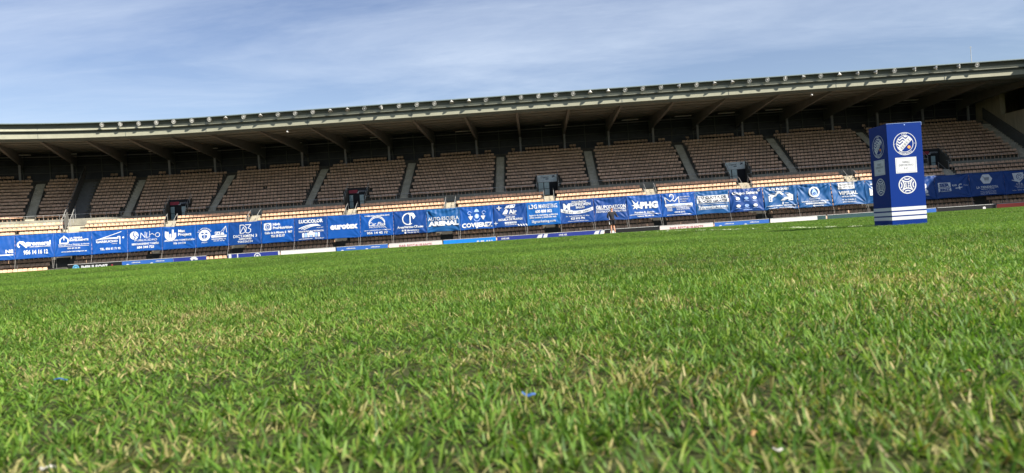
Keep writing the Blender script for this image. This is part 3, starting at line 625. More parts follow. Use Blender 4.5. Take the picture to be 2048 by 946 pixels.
# ------------------------------------------------------------------ grass
def grass_mat():
    mt = bpy.data.materials.new('grass_blades'); mt.use_nodes = True; t = mt.node_tree; t.nodes.clear(); Nn = t.nodes.new; L = t.links.new
    out = Nn('ShaderNodeOutputMaterial'); pf, g, sp = paint_factor(t)
    at = Nn('ShaderNodeAttribute'); at.attribute_name = 'blade'    # r: random, g: random2, b: height along blade
    ss = Nn('ShaderNodeSeparateColor'); L(at.outputs['Color'], ss.inputs[0])
    cr = Nn('ShaderNodeValToRGB'); e = cr.color_ramp.elements
    e[0].position = 0; e[0].color = (.042, .105, .010, 1); e[1].position = 1; e[1].color = (.24, .31, .055, 1)
    for p, c in ((.3, (.078, .17, .020, 1)), (.6, (.12, .23, .028, 1)), (.85, (.17, .27, .035, 1))):
        q = e.new(p); q.color = c
    L(ss.outputs[0], cr.inputs[0])
    def noise(sc_, det=3, off=0.0):
        n_ = Nn('ShaderNodeTexNoise'); n_.inputs['Scale'].default_value = sc_; n_.inputs['Detail'].default_value = det
        v = Nn('ShaderNodeVectorMath'); v.operation = 'ADD'; v.inputs[1].default_value = (off, off * 2, 0); L(g.outputs['Position'], v.inputs[0]); L(v.outputs[0], n_.inputs[0]); return n_.outputs[0]
    # straw share follows patches
    pn = noise(1.7, 4); pm = Nn('ShaderNodeMapRange'); pm.inputs[1].default_value = .40; pm.inputs[2].default_value = .68; pm.inputs[3].default_value = .10; pm.inputs[4].default_value = .66; L(pn, pm.inputs[0])
    pn2 = noise(9, 3, 5.); pm2 = Nn('ShaderNodeMapRange'); pm2.inputs[1].default_value = .45; pm2.inputs[2].default_value = .72; pm2.inputs[3].default_value = 0; pm2.inputs[4].default_value = .35; L(pn2, pm2.inputs[0])
    sm = Nn('ShaderNodeMath'); sm.operation = 'ADD'; L(pm.outputs[0], sm.inputs[0]); L(pm2.outputs[0], sm.inputs[1])
    # less straw far out
    fy = Nn('ShaderNodeMapRange'); fy.inputs[1].default_value = 2.0; fy.inputs[2].default_value = 6.0; fy.inputs[3].default_value = 1.0; fy.inputs[4].default_value = .22; L(sp.outputs[1], fy.inputs[0])
    sm2 = Nn('ShaderNodeMath'); sm2.operation = 'MULTIPLY'; L(sm.outputs[0], sm2.inputs[0]); L(fy.outputs[0], sm2.inputs[1])
    lt = Nn('ShaderNodeMath'); lt.operation = 'LESS_THAN'; L(ss.outputs[1], lt.inputs[0]); L(sm2.outputs[0], lt.inputs[1])
    st = Nn('ShaderNodeValToRGB'); st.color_ramp.elements[0].color = (.16, .115, .05, 1); st.color_ramp.elements[1].color = (.46, .40, .18, 1); q = st.color_ramp.elements.new(.4); q.color = (.27, .27, .09, 1); L(ss.outputs[0], st.inputs[0])
    mx = Nn('ShaderNodeMix'); mx.data_type = 'RGBA'; L(lt.outputs[0], mx.inputs[0]); L(cr.outputs[0], mx.inputs[6]); L(st.outputs[0], mx.inputs[7])
    # broad tone variation
    tn = noise(.45, 3, 11.); tm = Nn('ShaderNodeMapRange'); tm.inputs[1].default_value = .35; tm.inputs[2].default_value = .65; tm.inputs[3].default_value = .78; tm.inputs[4].default_value = 1.16; L(tn, tm.inputs[0])
    # root end browner
    rt = Nn('ShaderNodeMapRange'); rt.inputs[1].default_value = 0; rt.inputs[2].default_value = .35; L(ss.outputs[2], rt.inputs[0])
    m3 = Nn('ShaderNodeMix'); m3.data_type = 'RGBA'; m3.inputs[6].default_value = (.13, .12, .05, 1); L(rt.outputs[0], m3.inputs[0]); L(mx.outputs[2], m3.inputs[7])
    m4 = Nn('ShaderNodeVectorMath'); m4.operation = 'SCALE'; L(m3.outputs[2], m4.inputs[0]); L(tm.outputs[0], m4.inputs['Scale'])
    # paint on the line: only part of each blade
    pr = Nn('ShaderNodeMath'); pr.operation = 'GREATER_THAN'; L(ss.outputs[1], pr.inputs[0]); pr.inputs[1].default_value = .35
    pp = Nn('ShaderNodeMath'); pp.operation = 'MULTIPLY'; L(pf, pp.inputs[0]); L(pr.outputs[0], pp.inputs[1])
    m5 = Nn('ShaderNodeMix'); m5.data_type = 'RGBA'; L(pp.outputs[0], m5.inputs[0]); L(m4.outputs[0], m5.inputs[6]); m5.inputs[7].default_value = (.7, .72, .62, 1)
    d = Nn('ShaderNodeBsdfPrincipled'); d.inputs['Roughness'].default_value = .55; d.inputs['Specular IOR Level'].default_value = .3; L(m5.outputs[2], d.inputs['Base Color'])
    tr = Nn('ShaderNodeBsdfTranslucent'); ts = Nn('ShaderNodeVectorMath'); ts.operation = 'MULTIPLY'; ts.inputs[1].default_value = (1.15, 1.25, .6); L(m5.outputs[2], ts.inputs[0]); L(ts.outputs[0], tr.inputs[0])
    ms = Nn('ShaderNodeMixShader'); ms.inputs[0].default_value = .38; L(d.outputs[0], ms.inputs[1]); L(tr.outputs[0], ms.inputs[2]); L(ms.outputs[0], out.inputs[0])
    return mt
GM = grass_mat()
def patch(size, n, h0, h1, wd, seg, rnd, lean=1.0):
    vs = []; fs = []; cols = []
    tc_ = None; left = 0
    for _ in range(n):
        if left <= 0:
            tc_ = (rnd.uniform(-size / 2, size / 2), rnd.uniform(-size / 2, size / 2)); left = rnd.randint(9, 20) if rnd.random() < .75 else 1; tr_ = rnd.uniform(.006, .013) * max(1.0, wd / .0034); th_ = rnd.uniform(.65, 1.25); tb = rnd.gauss(0, .16)
        left -= 1; rr_ = tr_ * math.sqrt(rnd.random()); ra = rnd.uniform(0, 2 * math.pi); x = tc_[0] + rr_ * math.cos(ra); y = tc_[1] + rr_ * math.sin(ra)
        a = ra + rnd.gauss(0, .75)
        h = rnd.uniform(h0, h1) * th_; r1 = min(1, max(0, rnd.random() * .7 + .15 + tb)); r2 = rnd.random()
        if rnd.random() < .02: h *= 1.6
        tilt = abs(rnd.gauss(.35, .4)) + .45 * rr_ / tr_
        if r2 < .4: tilt += (1 - r2 / .4) * rnd.uniform(.2, 1.0); h *= .85
        tilt *= lean
        tilt = min(tilt, 1.5); curl = rnd.uniform(-.2, 1.25); w0 = wd * rnd.uniform(.6, 1.25)
        fa = a + rnd.uniform(-.9, .9) + math.pi / 2; wx, wy = math.cos(fa) * w0 / 2, math.sin(fa) * w0 / 2; tw = rnd.uniform(-.7, .7)
        b = len(vs); px, py, pz = x, y, -.002; tl = tilt
        for k in range(seg + 1):
            q = k / seg; f_ = (1 - .25 * q) if k < seg else .12
            c_, s_ = math.cos(tw * q), math.sin(tw * q); ax, ay = wx * c_ - wy * s_, wx * s_ + wy * c_
            vs.append((px - ax * f_, py - ay * f_, pz)); vs.append((px + ax * f_, py + ay * f_, pz)); cols += [(r1, r2, q, 1)] * 2
            st = h / seg; px += math.cos(a) * math.sin(tl) * st; py += math.sin(a) * math.sin(tl) * st; pz += max(math.cos(tl), .02) * st; tl = min(tl + curl / seg, 1.7)
        for k in range(seg): fs.append((b + 2 * k, b + 2 * k + 1, b + 2 * k + 3, b + 2 * k + 2))
    me = bpy.data.meshes.new('grass_patch'); me.from_pydata(vs, [], fs); ca_ = me.color_attributes.new('blade', 'FLOAT_COLOR', 'POINT')
    ca_.data.foreach_set('color', [c for t in cols for c in t]); me.materials.append(GM); me.polygons.foreach_set('use_smooth', [True] * len(fs)); me.update()
    return me
rnd = random.Random(3)
def scatter(name, label, protos, pts):
    pc = bpy.data.collections.new(name + '_patches')
    for i, me in enumerate(protos):
        o = bpy.data.objects.new('grass_patch_%02d' % i, me); pc.objects.link(o)
    me = bpy.data.meshes.new(name); me.from_pydata([p[0] for p in pts], [], [])
    for nm, ty in (('rot', 'FLOAT'), ('idx', 'INT'), ('scl', 'FLOAT')): me.attributes.new(nm, ty, 'POINT')
    me.attributes['rot'].data.foreach_set('value', [p[1] for p in pts]); me.attributes['idx'].data.foreach_set('value', [p[2] for p in pts]); me.attributes['scl'].data.foreach_set('value', [p[3] for p in pts])
    o = bpy.data.objects.new(name, me); COL.objects.link(o)
    ng = bpy.data.node_groups.new(name, 'GeometryNodeTree'); ng.interface.new_socket('Geometry', in_out='INPUT', socket_type='NodeSocketGeometry'); ng.interface.new_socket('Geometry', in_out='OUTPUT', socket_type='NodeSocketGeometry')
    gi = ng.nodes.new('NodeGroupInput'); go = ng.nodes.new('NodeGroupOutput'); ip = ng.nodes.new('GeometryNodeInstanceOnPoints'); ci = ng.nodes.new('GeometryNodeCollectionInfo')
    ci.inputs['Collection'].default_value = pc; ci.inputs['Separate Children'].default_value = True; ci.inputs['Reset Children'].default_value = True
    def attr(nm, ty):
        a_ = ng.nodes.new('GeometryNodeInputNamedAttribute'); a_.data_type = ty; a_.inputs['Name'].default_value = nm; return a_.outputs[0]
    cx_ = ng.nodes.new('ShaderNodeCombineXYZ'); ng.links.new(attr('rot', 'FLOAT'), cx_.inputs[2])
    sx_ = ng.nodes.new('ShaderNodeCombineXYZ'); sx_.inputs[0].default_value = 1; sx_.inputs[1].default_value = 1; ng.links.new(attr('scl', 'FLOAT'), sx_.inputs[2])
    ip.inputs['Pick Instance'].default_value = True
    ng.links.new(gi.outputs[0], ip.inputs['Points']); ng.links.new(ci.outputs[0], ip.inputs['Instance']); ng.links.new(attr('idx', 'INT'), ip.inputs['Instance Index'])
    ng.links.new(cx_.outputs[0], ip.inputs['Rotation']); ng.links.new(sx_.outputs[0], ip.inputs['Scale']); ng.links.new(ip.outputs[0], go.inputs[0])
    md = o.modifiers.new('instances', 'NODES'); md.node_group = ng
    tag(o, label, 'grass', kind='stuff'); return o
def grid(size, y0, y1, nproto, margin):
    pts = []; j0 = math.floor(y0 / size); j1 = math.ceil(y1 / size)
    for j in range(j0, j1):
        y = (j + .5) * size; hw = max(0.0, y) * .72 + margin
        i1 = math.ceil(hw / size)
        for i in range(-i1, i1):
            x = (i + .5) * size
            hs_ = 1 + .45 * mnoise.noise(Vector((x * .9, y * .9, 3.3))) + .2 * mnoise.noise(Vector((x * 3, y * 3, 8.1)))
            pts.append(((x, y, gz(y)), rnd.randrange(4) * math.pi / 2, rnd.randrange(nproto), 1 + (hs_ - 1) * (.3 if size > 2 else 1)))
    return pts
near = [patch(.25, 3700, .011, .026, .0024, 5, rnd, 1.2) for _ in range(7)]
scatter('near_grass', 'short mixed green and straw coloured grass blades right in front of the camera', near, grid(.25, -1.0, 3.0, 7, 2.4))
mid = [patch(1.0, 24000, .011, .023, .0025, 3, rnd, 1.05) for _ in range(4)]
scatter('middle_grass', 'short green grass of the touchline strip a few metres out', mid, grid(1.0, 3.0, 12.0, 4, 5.0))
far = [patch(3.0, 18000, .012, .021, .009, 2, rnd) for _ in range(3)]
scatter('far_grass', 'smooth bright green grass of the pitch running out towards the advertising boards', far, grid(3.0, 12.0, 81.0, 3, 12.0))

# ------------------------------------------------------------------ grandstand
GS = empty('grandstand', (0, ZC - 20, -.85)); tag(GS, 'long curved concrete grandstand with cantilever roof and tan seat rows', 'grandstand')
GI = Matrix.Translation(GS.location).inverted()
def gchild(o): o.parent = GS; o.matrix_parent_inverse = GI; return o
SA = -108.0
lowrows = []      # (Z, T) with Z distance line of the row
for j in range(9, 0, -1): lowrows.append((95.4 - .8 * j, 3.63 - .487 * j))
lowrows += [(95.4, 3.63), (96.2, 4.14), (97.0, 4.65)]
uprows = [(98.7 + .8 * i, 5.75 + .478 * i) for i in range(12)]
backrow = (109.7, 11.75)
def prof_full():
    p = [(ZC - 87.75, -.9), (ZC - 87.75, lowrows[0][1])]
    for k, (Z, T) in enumerate(lowrows):
        if k: p.append((ZC - (Z - .35), p[-1][1])); p.append((ZC - (Z - .35), T))
    p += [(ZC - 97.45, 4.65), (ZC - 97.45, 4.95), (ZC - 98.3, 4.95), (ZC - 98.3, 5.75)]
    for k, (Z, T) in enumerate(uprows):
        if k: p.append((ZC - (Z - .35), p[-1][1])); p.append((ZC - (Z - .35), T))
    p += [(ZC - 107.95, p[-1][1]), (ZC - 107.95, 11.3), (ZC - 109.3, 11.3), (ZC - 109.3, 11.75), (ZC - 111.2, 11.75)]
    return p
full = prof_full()
def prof_vom():
    p = [q for q in full if q[0] >= ZC - 97.46]       # up to the walkway
    T3 = uprows[3][1]
    p += [(ZC - 97.45, 4.65), (ZC - 100.75, 4.65), (ZC - 100.75, T3)]
    p = [q for q in p]
    p += [q for q in full if q[0] < ZC - 100.8]
    return p
pv = prof_vom()
voms = [-47.4, -22.8, 2.05, 26.4, 51.2]; VH = 1.4
AIS = [-103.5, -91.2, -79.0, -66.9, -54.3, -42.1, -28.8, -16.5, -4.1, 8.05, 20.6, 33.2, 45.4]
BIGST = -60.9
cuts = sorted([(v - VH, v + VH) for v in voms])
mb = MB(); cur = SA
for a_, b_ in cuts:
    extrude(mb, full, stations(cur, a_)); extrude(mb, pv, stations(a_, b_)); cur = b_
extrude(mb, full, stations(cur, 63.4))
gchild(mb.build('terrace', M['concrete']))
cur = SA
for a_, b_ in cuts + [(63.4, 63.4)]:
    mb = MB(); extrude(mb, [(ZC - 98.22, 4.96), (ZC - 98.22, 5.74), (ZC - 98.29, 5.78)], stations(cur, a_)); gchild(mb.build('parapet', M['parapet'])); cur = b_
# roof
ROOF = [(18.35, 16.47), (18.35, 16.41), (17.86, 16.40), (17.86, 15.66), (18.10, 15.64), (18.10, 15.57), (17.80, 15.56), (17.80, 14.78), (17.72, 14.74), (17.50, 14.50), (17.35, 14.50), (17.35, 14.62), (-3.4, 15.65), (-3.4, 17.1), (10, 17.0)]
mb = MB(); sts = stations(SA, 63.6)
FD, FP = 1, 0  # bands with overhang shade in their colour, then plain fascia bands
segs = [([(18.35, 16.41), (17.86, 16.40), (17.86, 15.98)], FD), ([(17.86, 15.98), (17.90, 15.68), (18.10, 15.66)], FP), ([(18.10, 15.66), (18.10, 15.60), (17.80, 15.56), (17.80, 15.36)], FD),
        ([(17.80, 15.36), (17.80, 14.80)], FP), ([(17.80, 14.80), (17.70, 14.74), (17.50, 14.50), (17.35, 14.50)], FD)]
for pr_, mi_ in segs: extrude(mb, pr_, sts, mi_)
RF = gchild(mb.build('roof_fascia', [M['fascia'], M['fascia_shade']]))
mb = MB(); extrude(mb, [ROOF[10], ROOF[11], ROOF[12]], sts); gchild(mb.build('roof_soffit', M['soffit']))
mb = MB(); extrude(mb, [ROOF[12], ROOF[13], ROOF[14], (18.3, 16.53), (18.37, 16.47), (18.37, 16.405), (18.35, 16.405)], sts); gchild(mb.build('roof_covering', M['roof_top']))
mb = MB()
for d in (14.6, 11.4, 8.2, 5.0, 1.8):
    z = 14.62 + (17.35 - d) * (15.65 - 14.62) / 20.75; extrude(mb, [(d + .05, z + .01), (d + .05, z - .07), (d - .05, z - .07), (d - .05, z + .01)], sts)
gchild(mb.build('soffit_rib', M['beam']))
# fascia joints
for s in [-1.2 + 12.4 * k for k in range(-8, 6)]:
    mb = MB()
    sbox(mb, s, 17.87, 15.66, 16.38, .05, .04); sbox(mb, s, 17.81, 14.8, 15.55, .05, .04)
    gchild(mb.build('joint_strip', M['soffit']))
# back wall with mullions
mb = MB(); extrude(mb, [(-2.9, 11.7), (-2.9, 15.8)], sts); gchild(mb.build('back_wall', M['backwall']))
mb = MB()
for s in [-1.2 + 3.1 * k for k in range(-33, 21)]: sbox(mb, s, -2.82, 11.75, 15.55, .12, .1)
for z in (12.9, 13.9, 14.8): extrude(mb, [(-2.80, z), (-2.80, z + .07), (-2.9, z + .07)], sts)
gchild(mb.build('back_wall_frame', M['beam']))
mb = MB(); extrude(mb, [(-.9, 14.9), (-.78, 14.9), (-.78, 15.0), (-.9, 15.0)], sts, closed=True); gchild(mb.build('service_pipe', M['column']))
# columns and beams
COLS = [-1.2 + 6.2 * k for k in range(-17, 11)]
for s in COLS:
    if s < SA + 1 or s > 62: continue
    mb = MB(); sbox(mb, s, 0, 11.3, 13.95, .26, .26); gchild(mb.build('column', M['column']))
    mb = MB(); w2 = .16; pts = []
    zs = lambda d: 14.62 + (17.35 - d) * (15.65 - 14.62) / 20.75 + .02
    prof = [(17.3, 14.52), (17.3, zs(17.3)), (-2.7, zs(-2.7)), (-2.7, 13.4), (.6, 13.9)]
    off = []
    a_ = ang(s); tx, ty = math.cos(a_), math.sin(a_)
    b0_ = len(mb.v)
    for sg in (-1, 1):
        for (d, z) in prof: q = P(s, d); mb.v.append((q.x + sg * w2 * tx, q.y + sg * w2 * ty, z))
    n = len(prof)
    mb.f.append(tuple(b0_ + i for i in range(n))); mb.f.append(tuple(b0_ + n + i for i in reversed(range(n)))); mb.mi += [0, 0]
    for i in range(n): j = (i + 1) % n; mb.f.append((b0_ + i, b0_ + n + i, b0_ + n + j, b0_ + j)); mb.mi.append(0)
    gchild(mb.build('roof_beam', M['beam']))
# strip lights under the rear soffit
for s in (-69, -63.5, -52, -45, -33, -21, -9, 3.5, 14.2, 21.5, 27.5, 34, 52.5):
    mb = MB(); q = P(s, 1.0); sbox(mb, s, 1.0, 15.0, 15.1, 2.3, .22); gchild(mb.build('strip_light', M['white_metal']))
# aisle stairs
def stair(name, s, w_, rows, mat='concrete_pale'):
    mb = MB()
    for k, (Z, T) in enumerate(rows):
        Tn = rows[k + 1][1] if k + 1 < len(rows) else T + .24
        sbox(mb, s, ZC - (Z - .15), T - .25, T + .02, w_, .41); sbox(mb, s, ZC - (Z + .25), T - .2, T + (Tn - T) / 2 + .01, w_, .41)
    return gchild(mb.build(name, M[mat]))
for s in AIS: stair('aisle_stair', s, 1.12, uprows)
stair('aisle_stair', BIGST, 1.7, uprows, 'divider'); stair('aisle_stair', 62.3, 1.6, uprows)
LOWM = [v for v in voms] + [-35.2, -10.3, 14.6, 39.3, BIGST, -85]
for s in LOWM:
    stair('front_stair', s, 1.15 if s != BIGST else 2.2, lowrows[-4:]); stair('lower_stair', s, 1.4, lowrows[:-4], 'stair_shade')  # lower flights coloured as shaded by the banners
# walls beside the aisle stairs' lower ends, low kerb walls
for s in AIS:
    mb = MB()
    for sg in (-.6, .6):
        a_ = ang(s); tx, ty = math.cos(a_) * sg, math.sin(a_) * sg
        P0, P1 = P(s, ZC - 98.38), P(s, ZC - 107.7)
        for (q0, q1, z0_, z1_) in ((P0, P1, 5.78, 11.05),):
            w_ = .04
            ux, uy = math.cos(a_) * w_, math.sin(a_) * w_
            mb.hexa([(q0.x + tx - ux, q0.y + ty - uy, z0_), (q0.x + tx + ux, q0.y + ty + uy, z0_), (q1.x + tx + ux, q1.y + ty + uy, z1_), (q1.x + tx - ux, q1.y + ty - uy, z1_),
                     (q0.x + tx - ux, q0.y + ty - uy, z0_ + .30), (q0.x + tx + ux, q0.y + ty + uy, z0_ + .30), (q1.x + tx + ux, q1.y + ty + uy, z1_ + .30), (q1.x + tx - ux, q1.y + ty - uy, z1_ + .30)])
    gchild(mb.build('stair_kerb', M['concrete']))
# tall divider beside the wide stair
def slope_wall(name, s, ds, d0, d1, z0_, z1_, h, th, mat, zb=0.0):
    a_ = ang(s); mb = MB(); q0, q1 = P(s, d0), P(s, d1); tx, ty = math.cos(a_), math.sin(a_)
    L_ = []
    for (zz) in (0, h):
        for (q, z, sg) in ((q0, z0_, -1), (q0, z0_, 1), (q1, z1_, 1), (q1, z1_, -1)):
            L_.append((q.x + tx * (ds + sg * th / 2), q.y + ty * (ds + sg * th / 2), z + zz + zb))
    mb.hexa(L_); return gchild(mb.build(name, mat))
slope_wall('divider_panel', BIGST, -.95, ZC - 96.5, ZC - 109.5, 4.4, 12.3, 1.35, .08, M['divider'])
def rail(name, pts, r=.03, posts=None, ph=.9):
    mb = MB()
    for a_, b_ in zip(pts[:-1], pts[1:]): mb.tube(a_, b_, r, 5)
    if posts:
        for p in posts: mb.tube(p, (p[0], p[1], p[2] - ph), r * .85, 5)
    return gchild(mb.build(name, M['metal']))
a_ = ang(BIGST)
def lat(s, d, z, ds): q = P(s, d); return (q.x + math.cos(ang(s)) * ds, q.y + math.sin(ang(s)) * ds, z)
for ds in (-1.0, -.1):
    p = [lat(BIGST, ZC - 94.2, 4.9, ds), lat(BIGST, ZC - 97.8, 7.0, ds), lat(BIGST, ZC - 109, 13.2, ds)]
    if ds > -.5: p = p[:2] + [lat(BIGST, ZC - 98.6, 7.4, ds)]
    rail('stair_handrail', p, .045, [lat(BIGST, ZC - z_, 4.9 + (z_ - 94.2) * .583, ds) for z_ in (94.3, 95.6, 96.9, 98.2)], 1.3)
# parapet rail above the lit rows
for a0_, b0_ in zip([SA] + [b for a, b in cuts], [a for a, b in cuts] + [61.0]):
    n = max(2, int((b0_ - a0_) / 2.0)); pp = [tuple(PH(a0_ + (b0_ - a0_) * i / n, ZC - 98.2, 6.35)) for i in range(n + 1)]
    rail('parapet_rail', pp, .022, pp, .85)
# vomitories
for i, s in enumerate(voms):
    V = gchild(empty('vomitory')); c = P(s, ZC - 99.5); V.matrix_world = Matrix.Translation((c.x, c.y, 4.65)) @ Matrix.Rotation(ang(s), 4, 'Z')
    V.matrix_parent_inverse = GI; a_ = ang(s)
    V.location = (c.x, c.y, 4.65); V.rotation_euler = (0, 0, a_)
    # local frame: x along the stand, y away from the pitch, z up
    def part(mb_, nm, mt):
        o = mb_.build(nm, mt); o.parent = V; return o
    for sg in (-1, 1):
        mb = MB(); x = sg * (VH - .02)
        mb.hexa([(x - .09, -1.35, 0), (x + .09, -1.35, 0), (x + .09, 1.45, 0), (x - .09, 1.45, 0), (x - .09, -1.35, 1.35), (x + .09, -1.35, 1.35), (x + .09, 1.45, 3.15), (x - .09, 1.45, 3.15)])
        part(mb, 'side_wall', M['concrete'])
        mb = MB(); mb.tube((x, -1.3, 2.0), (x, 1.45, 3.75), .025, 5)
        for y, z in ((-1.3, 2.0), (-.4, 2.57), (.5, 3.14), (1.4, 3.72)): mb.tube((x, y, z - .75), (x, y, z), .02, 5)
        part(mb, 'side_rail', M['metal'])
    mb = MB(); mb.box((0, 1.08, 1.1), (2.6, .05, 2.2)); part(mb, 'doorway', M['dark'])
    red = i in (0, 1, 4)
    sgm = sg_red if red else sg_grey
    mb = MB(); mb.box((0, 1.0, 2.62), (2.55, .1, .85)); sb = part(mb, 'sign_board', M['dark'] if red else M['grey_sign'])
    if not red: mb = MB(); mb.box((0, .93, 2.15), (2.5, .06, .07)); part(mb, 'sign_ledge', M['white_metal'])
    o = sgm.emit('sign_lettering', lambda x, y, h: (x - 1.25, .95 - h, y + 2.3), None, .004, .006); o.parent = sb
    for (x, wdt) in (((-.95, .55), (.45, .6)) if red else ((-.85, .7), (-.1, .7))):
        mb = MB(); mb.box((x, 1.02, 1.1), (wdt, .04, 2.0)); dr = part(mb, 'glass_door', M['glass'])
        mb = MB()
        for q in (-1, 1): mb.box((x + q * wdt / 2, .99, 1.1), (.05, .05, 2.02))
        mb.box((x, .985, 1.25), (wdt, .04, .05)); fr = mb.build('door_frame', M['dark']); fr.parent = dr
    if i != 2:
        mb = MB(); mb.tube((.9, -1.2, 1.3), (1.3, -1.2, 1.3), .02, 5); part(mb, 'cross_bar', M['metal'])
# stair handrails down the front flights under the vomitories
for s in [v for v in voms] + [-35.2, -10.3, 14.6, 39.3]:
    mb = MB()
    for sg in (-.62, .62):
        mb.tube(lat(s, ZC - 94.6, 4.2, sg), lat(s, ZC - 97.3, 5.75, sg), .028, 5)
        for z_ in (94.7, 95.9, 97.2): mb.tube(lat(s, ZC - z_, 4.2 + (z_ - 94.6) * .574, sg), lat(s, ZC - z_, 3.2 + (z_ - 94.6) * .574, sg), .022, 5)
    gchild(mb.build('front_handrail', M['metal']))

# ------------------------------------------------------------------ stair tower at the right end
TW = empty('stair_tower', (70, 95, -.85)); tag(TW, 'tall concrete stair tower closing the right end of the stand with a dark opening', 'tower')
TI = Matrix.Translation(TW.location).inverted()
mb = MB()
def bx(x0, x1, y0, y1, z0_, z1_): mb.box(((x0 + x1) / 2, (y0 + y1) / 2, (z0_ + z1_) / 2), (x1 - x0, y1 - y0, z1_ - z0_))
bx(63.5, 64.2, 73.5, 91.5, -.9, 23); bx(63.5, 64.2, 91.5, 99.0, -.9, 17.5); bx(63.5, 64.2, 105.5, 113, -.9, 17.5); bx(63.5, 64.2, 99.0, 105.5, -.9, 12.0); bx(63.5, 64.2, 99.0, 105.5, 14.9, 17.5)
bx(64.2, 77, 73.5, 74.1, -.9, 23); bx(64.2, 77, 90.9, 91.5, 17.5, 23); bx(64.2, 77, 112.4, 113, -.9, 17.5); bx(76.4, 77, 74.1, 112.4, -.9, 17.5); bx(76.4, 77, 74.1, 90.9, 17.5, 23); bx(64.2, 76.4, 74.1, 90.9, 22.6, 23); bx(64.2, 76.4, 91.5, 112.4, 17.2, 17.5)
o = mb.build('tower_wall', M['tower_concrete']); o.parent = TW; o.matrix_parent_inverse = TI
mb = MB(); bx(66.5, 66.6, 98.5, 106, 11.5, 15.4); o = mb.build('opening_back', M['dark']); o.parent = TW; o.matrix_parent_inverse = TI
mb = MB(); mb.box((66.3, 101.0, 13.9), (.1, .9, .5)); o = mb.build('wall_screen', M['column']); o.parent = TW; o.matrix_parent_inverse = TI
mb = MB(); mb.hexa([(63.3, 97, 5.0), (63.42, 97, 5.0), (63.42, 109.3, 12.0), (63.3, 109.3, 12.0), (63.3, 97, 6.6), (63.42, 97, 6.6), (63.42, 109.3, 13.6), (63.3, 109.3, 13.6)])
o = mb.build('stair_stringer', M['divider']); o.parent = TW; o.matrix_parent_inverse = TI

# ------------------------------------------------------------------ seats
def seat_mesh(mb, base, a_):
    ca, sa = math.cos(a_), math.sin(a_)
    def T_(x, y, z): return (base[0] + x * ca - y * sa, base[1] + x * sa + y * ca, base[2] + z)
    w_ = .218
    # moulded pan: front lip, dipped middle, rear
    b = len(mb.v)
    rows = [(-.20, .425), (-.21, .45), (-.08, .435), (.12, .43), (.17, .45), (.20, .62), (.215, .73), (.245, .745), (.25, .71), (.225, .44), (.14, .41)]
    ws = [w_ * .92, w_ * .96, w_, w_, w_, w_, w_ * .86, w_ * .82, w_ * .86, w_ * .95, w_ * .95]
    for (y, z), ww in zip(rows, ws): mb.v.append(T_(-ww, y, z)); mb.v.append(T_(ww, y, z))
    n = len(rows)
    for i in range(n):
        j = (i + 1) % n; mb.f.append((b + 2 * i, b + 2 * i + 1, b + 2 * j + 1, b + 2 * j)); mb.mi.append(0)
    mb.f.append(tuple(b + 2 * i for i in (0, 1, 2, 3, 10))); mb.f.append(tuple(b + 2 * i + 1 for i in (10, 3, 2, 1, 0))); mb.mi += [0, 0]
    mb.f.append(tuple(b + 2 * i for i in (3, 4, 5, 6, 7, 8, 9, 10))); mb.f.append(tuple(b + 2 * i + 1 for i in (10, 9, 8, 7, 6, 5, 4, 3))); mb.mi += [0, 0]
    mb.box(T_(0, .05, .18), (.06, .1, .34), a_)
mb = MB(); seat_mesh(mb, (0, 0, 0), 0); SEATME = mb.build('stadium_seat', M['seat']); seat_data = SEATME.data; bpy.data.objects.remove(SEATME)
rows_all = [(r, 'L%d' % k) for k, r in enumerate(lowrows)] + [(r, 'U%d' % k) for k, r in enumerate(uprows)] + [(backrow, 'B')]
seats = []
rs = random.Random(11)
for (Z, T), nm in rows_all:
    d = ZC - Z; rr = 1.0
    s = -100.0
    while s < 61.2:
        fac = (RC / (RC - d)) if s < S0 else 1.0    # keep real spacing on the curve
        s += .485 * fac
        # stair and opening gaps
        skip = False
        if nm[0] == 'U':
            skip = any(abs(s - q) < .86 for q in AIS) or abs(s - BIGST) < 1.35 or (int(nm[1:]) <= 2 and any(abs(s - v) < 1.75 for v in voms))
        elif nm == 'B':
            skip = any(abs(s - q) < 1.5 for q in AIS) or abs(s - BIGST) < 2.2 or any(abs(s - q) < .75 for q in COLS)
        else:
            skip = any(abs(s - q) < .85 for q in LOWM) or abs(s - BIGST) < 1.6
        if skip: continue
        if nm in ('L11', 'L10', 'L9') and rs.random() < .006: continue
        if nm[0] == 'U' and rs.random() < .0008: continue
        seats.append((s, d, T, nm))
LW = {'L11': 'tan plastic seat in the shaded row just below the concrete parapet', 'L10': 'cream plastic seat in the upper sunlit row above the blue banners', 'L9': 'cream plastic seat in the lower sunlit row touching the blue banners', 'L0': 'cream plastic seat in the sunlit front row at ground level beyond the boards'}
# the 300 that show largest: front row at the far left, then the sunlit rows nearest the camera
vis = []
for q in seats:
    p = P(q[0], q[1]); dist = math.hypot(p.x, p.y); ax = p.x / p.y
    if abs(ax + .03) > .66: continue
    if q[3] == 'L0' and p.x < -49.0: vis.append((dist, q))
    elif q[3] in ('L9', 'L10'): vis.append((dist + 12, q))
vis.sort(key=lambda t: t[0]); chosen = set(id(q) for _, q in vis[:300])
big = MB()
for q in seats:
    s, d, T, nm = q; p = P(s, d)
    if id(q) in chosen:
        o = bpy.data.objects.new('stadium_seat', seat_data); COL.objects.link(o); o.location = (p.x, p.y, T); o.rotation_euler = (0, 0, ang(s))
        tag(o, LW[nm], 'seat', 'seats of the sunlit rows')
    else: seat_mesh(big, (p.x, p.y, T), ang(s) + rs.uniform(-.015, .015))
tag(big.build('seat_rows', M['seat']), 'thousands of tan plastic seats filling the shaded terraces under the roof', 'seats', kind='stuff')

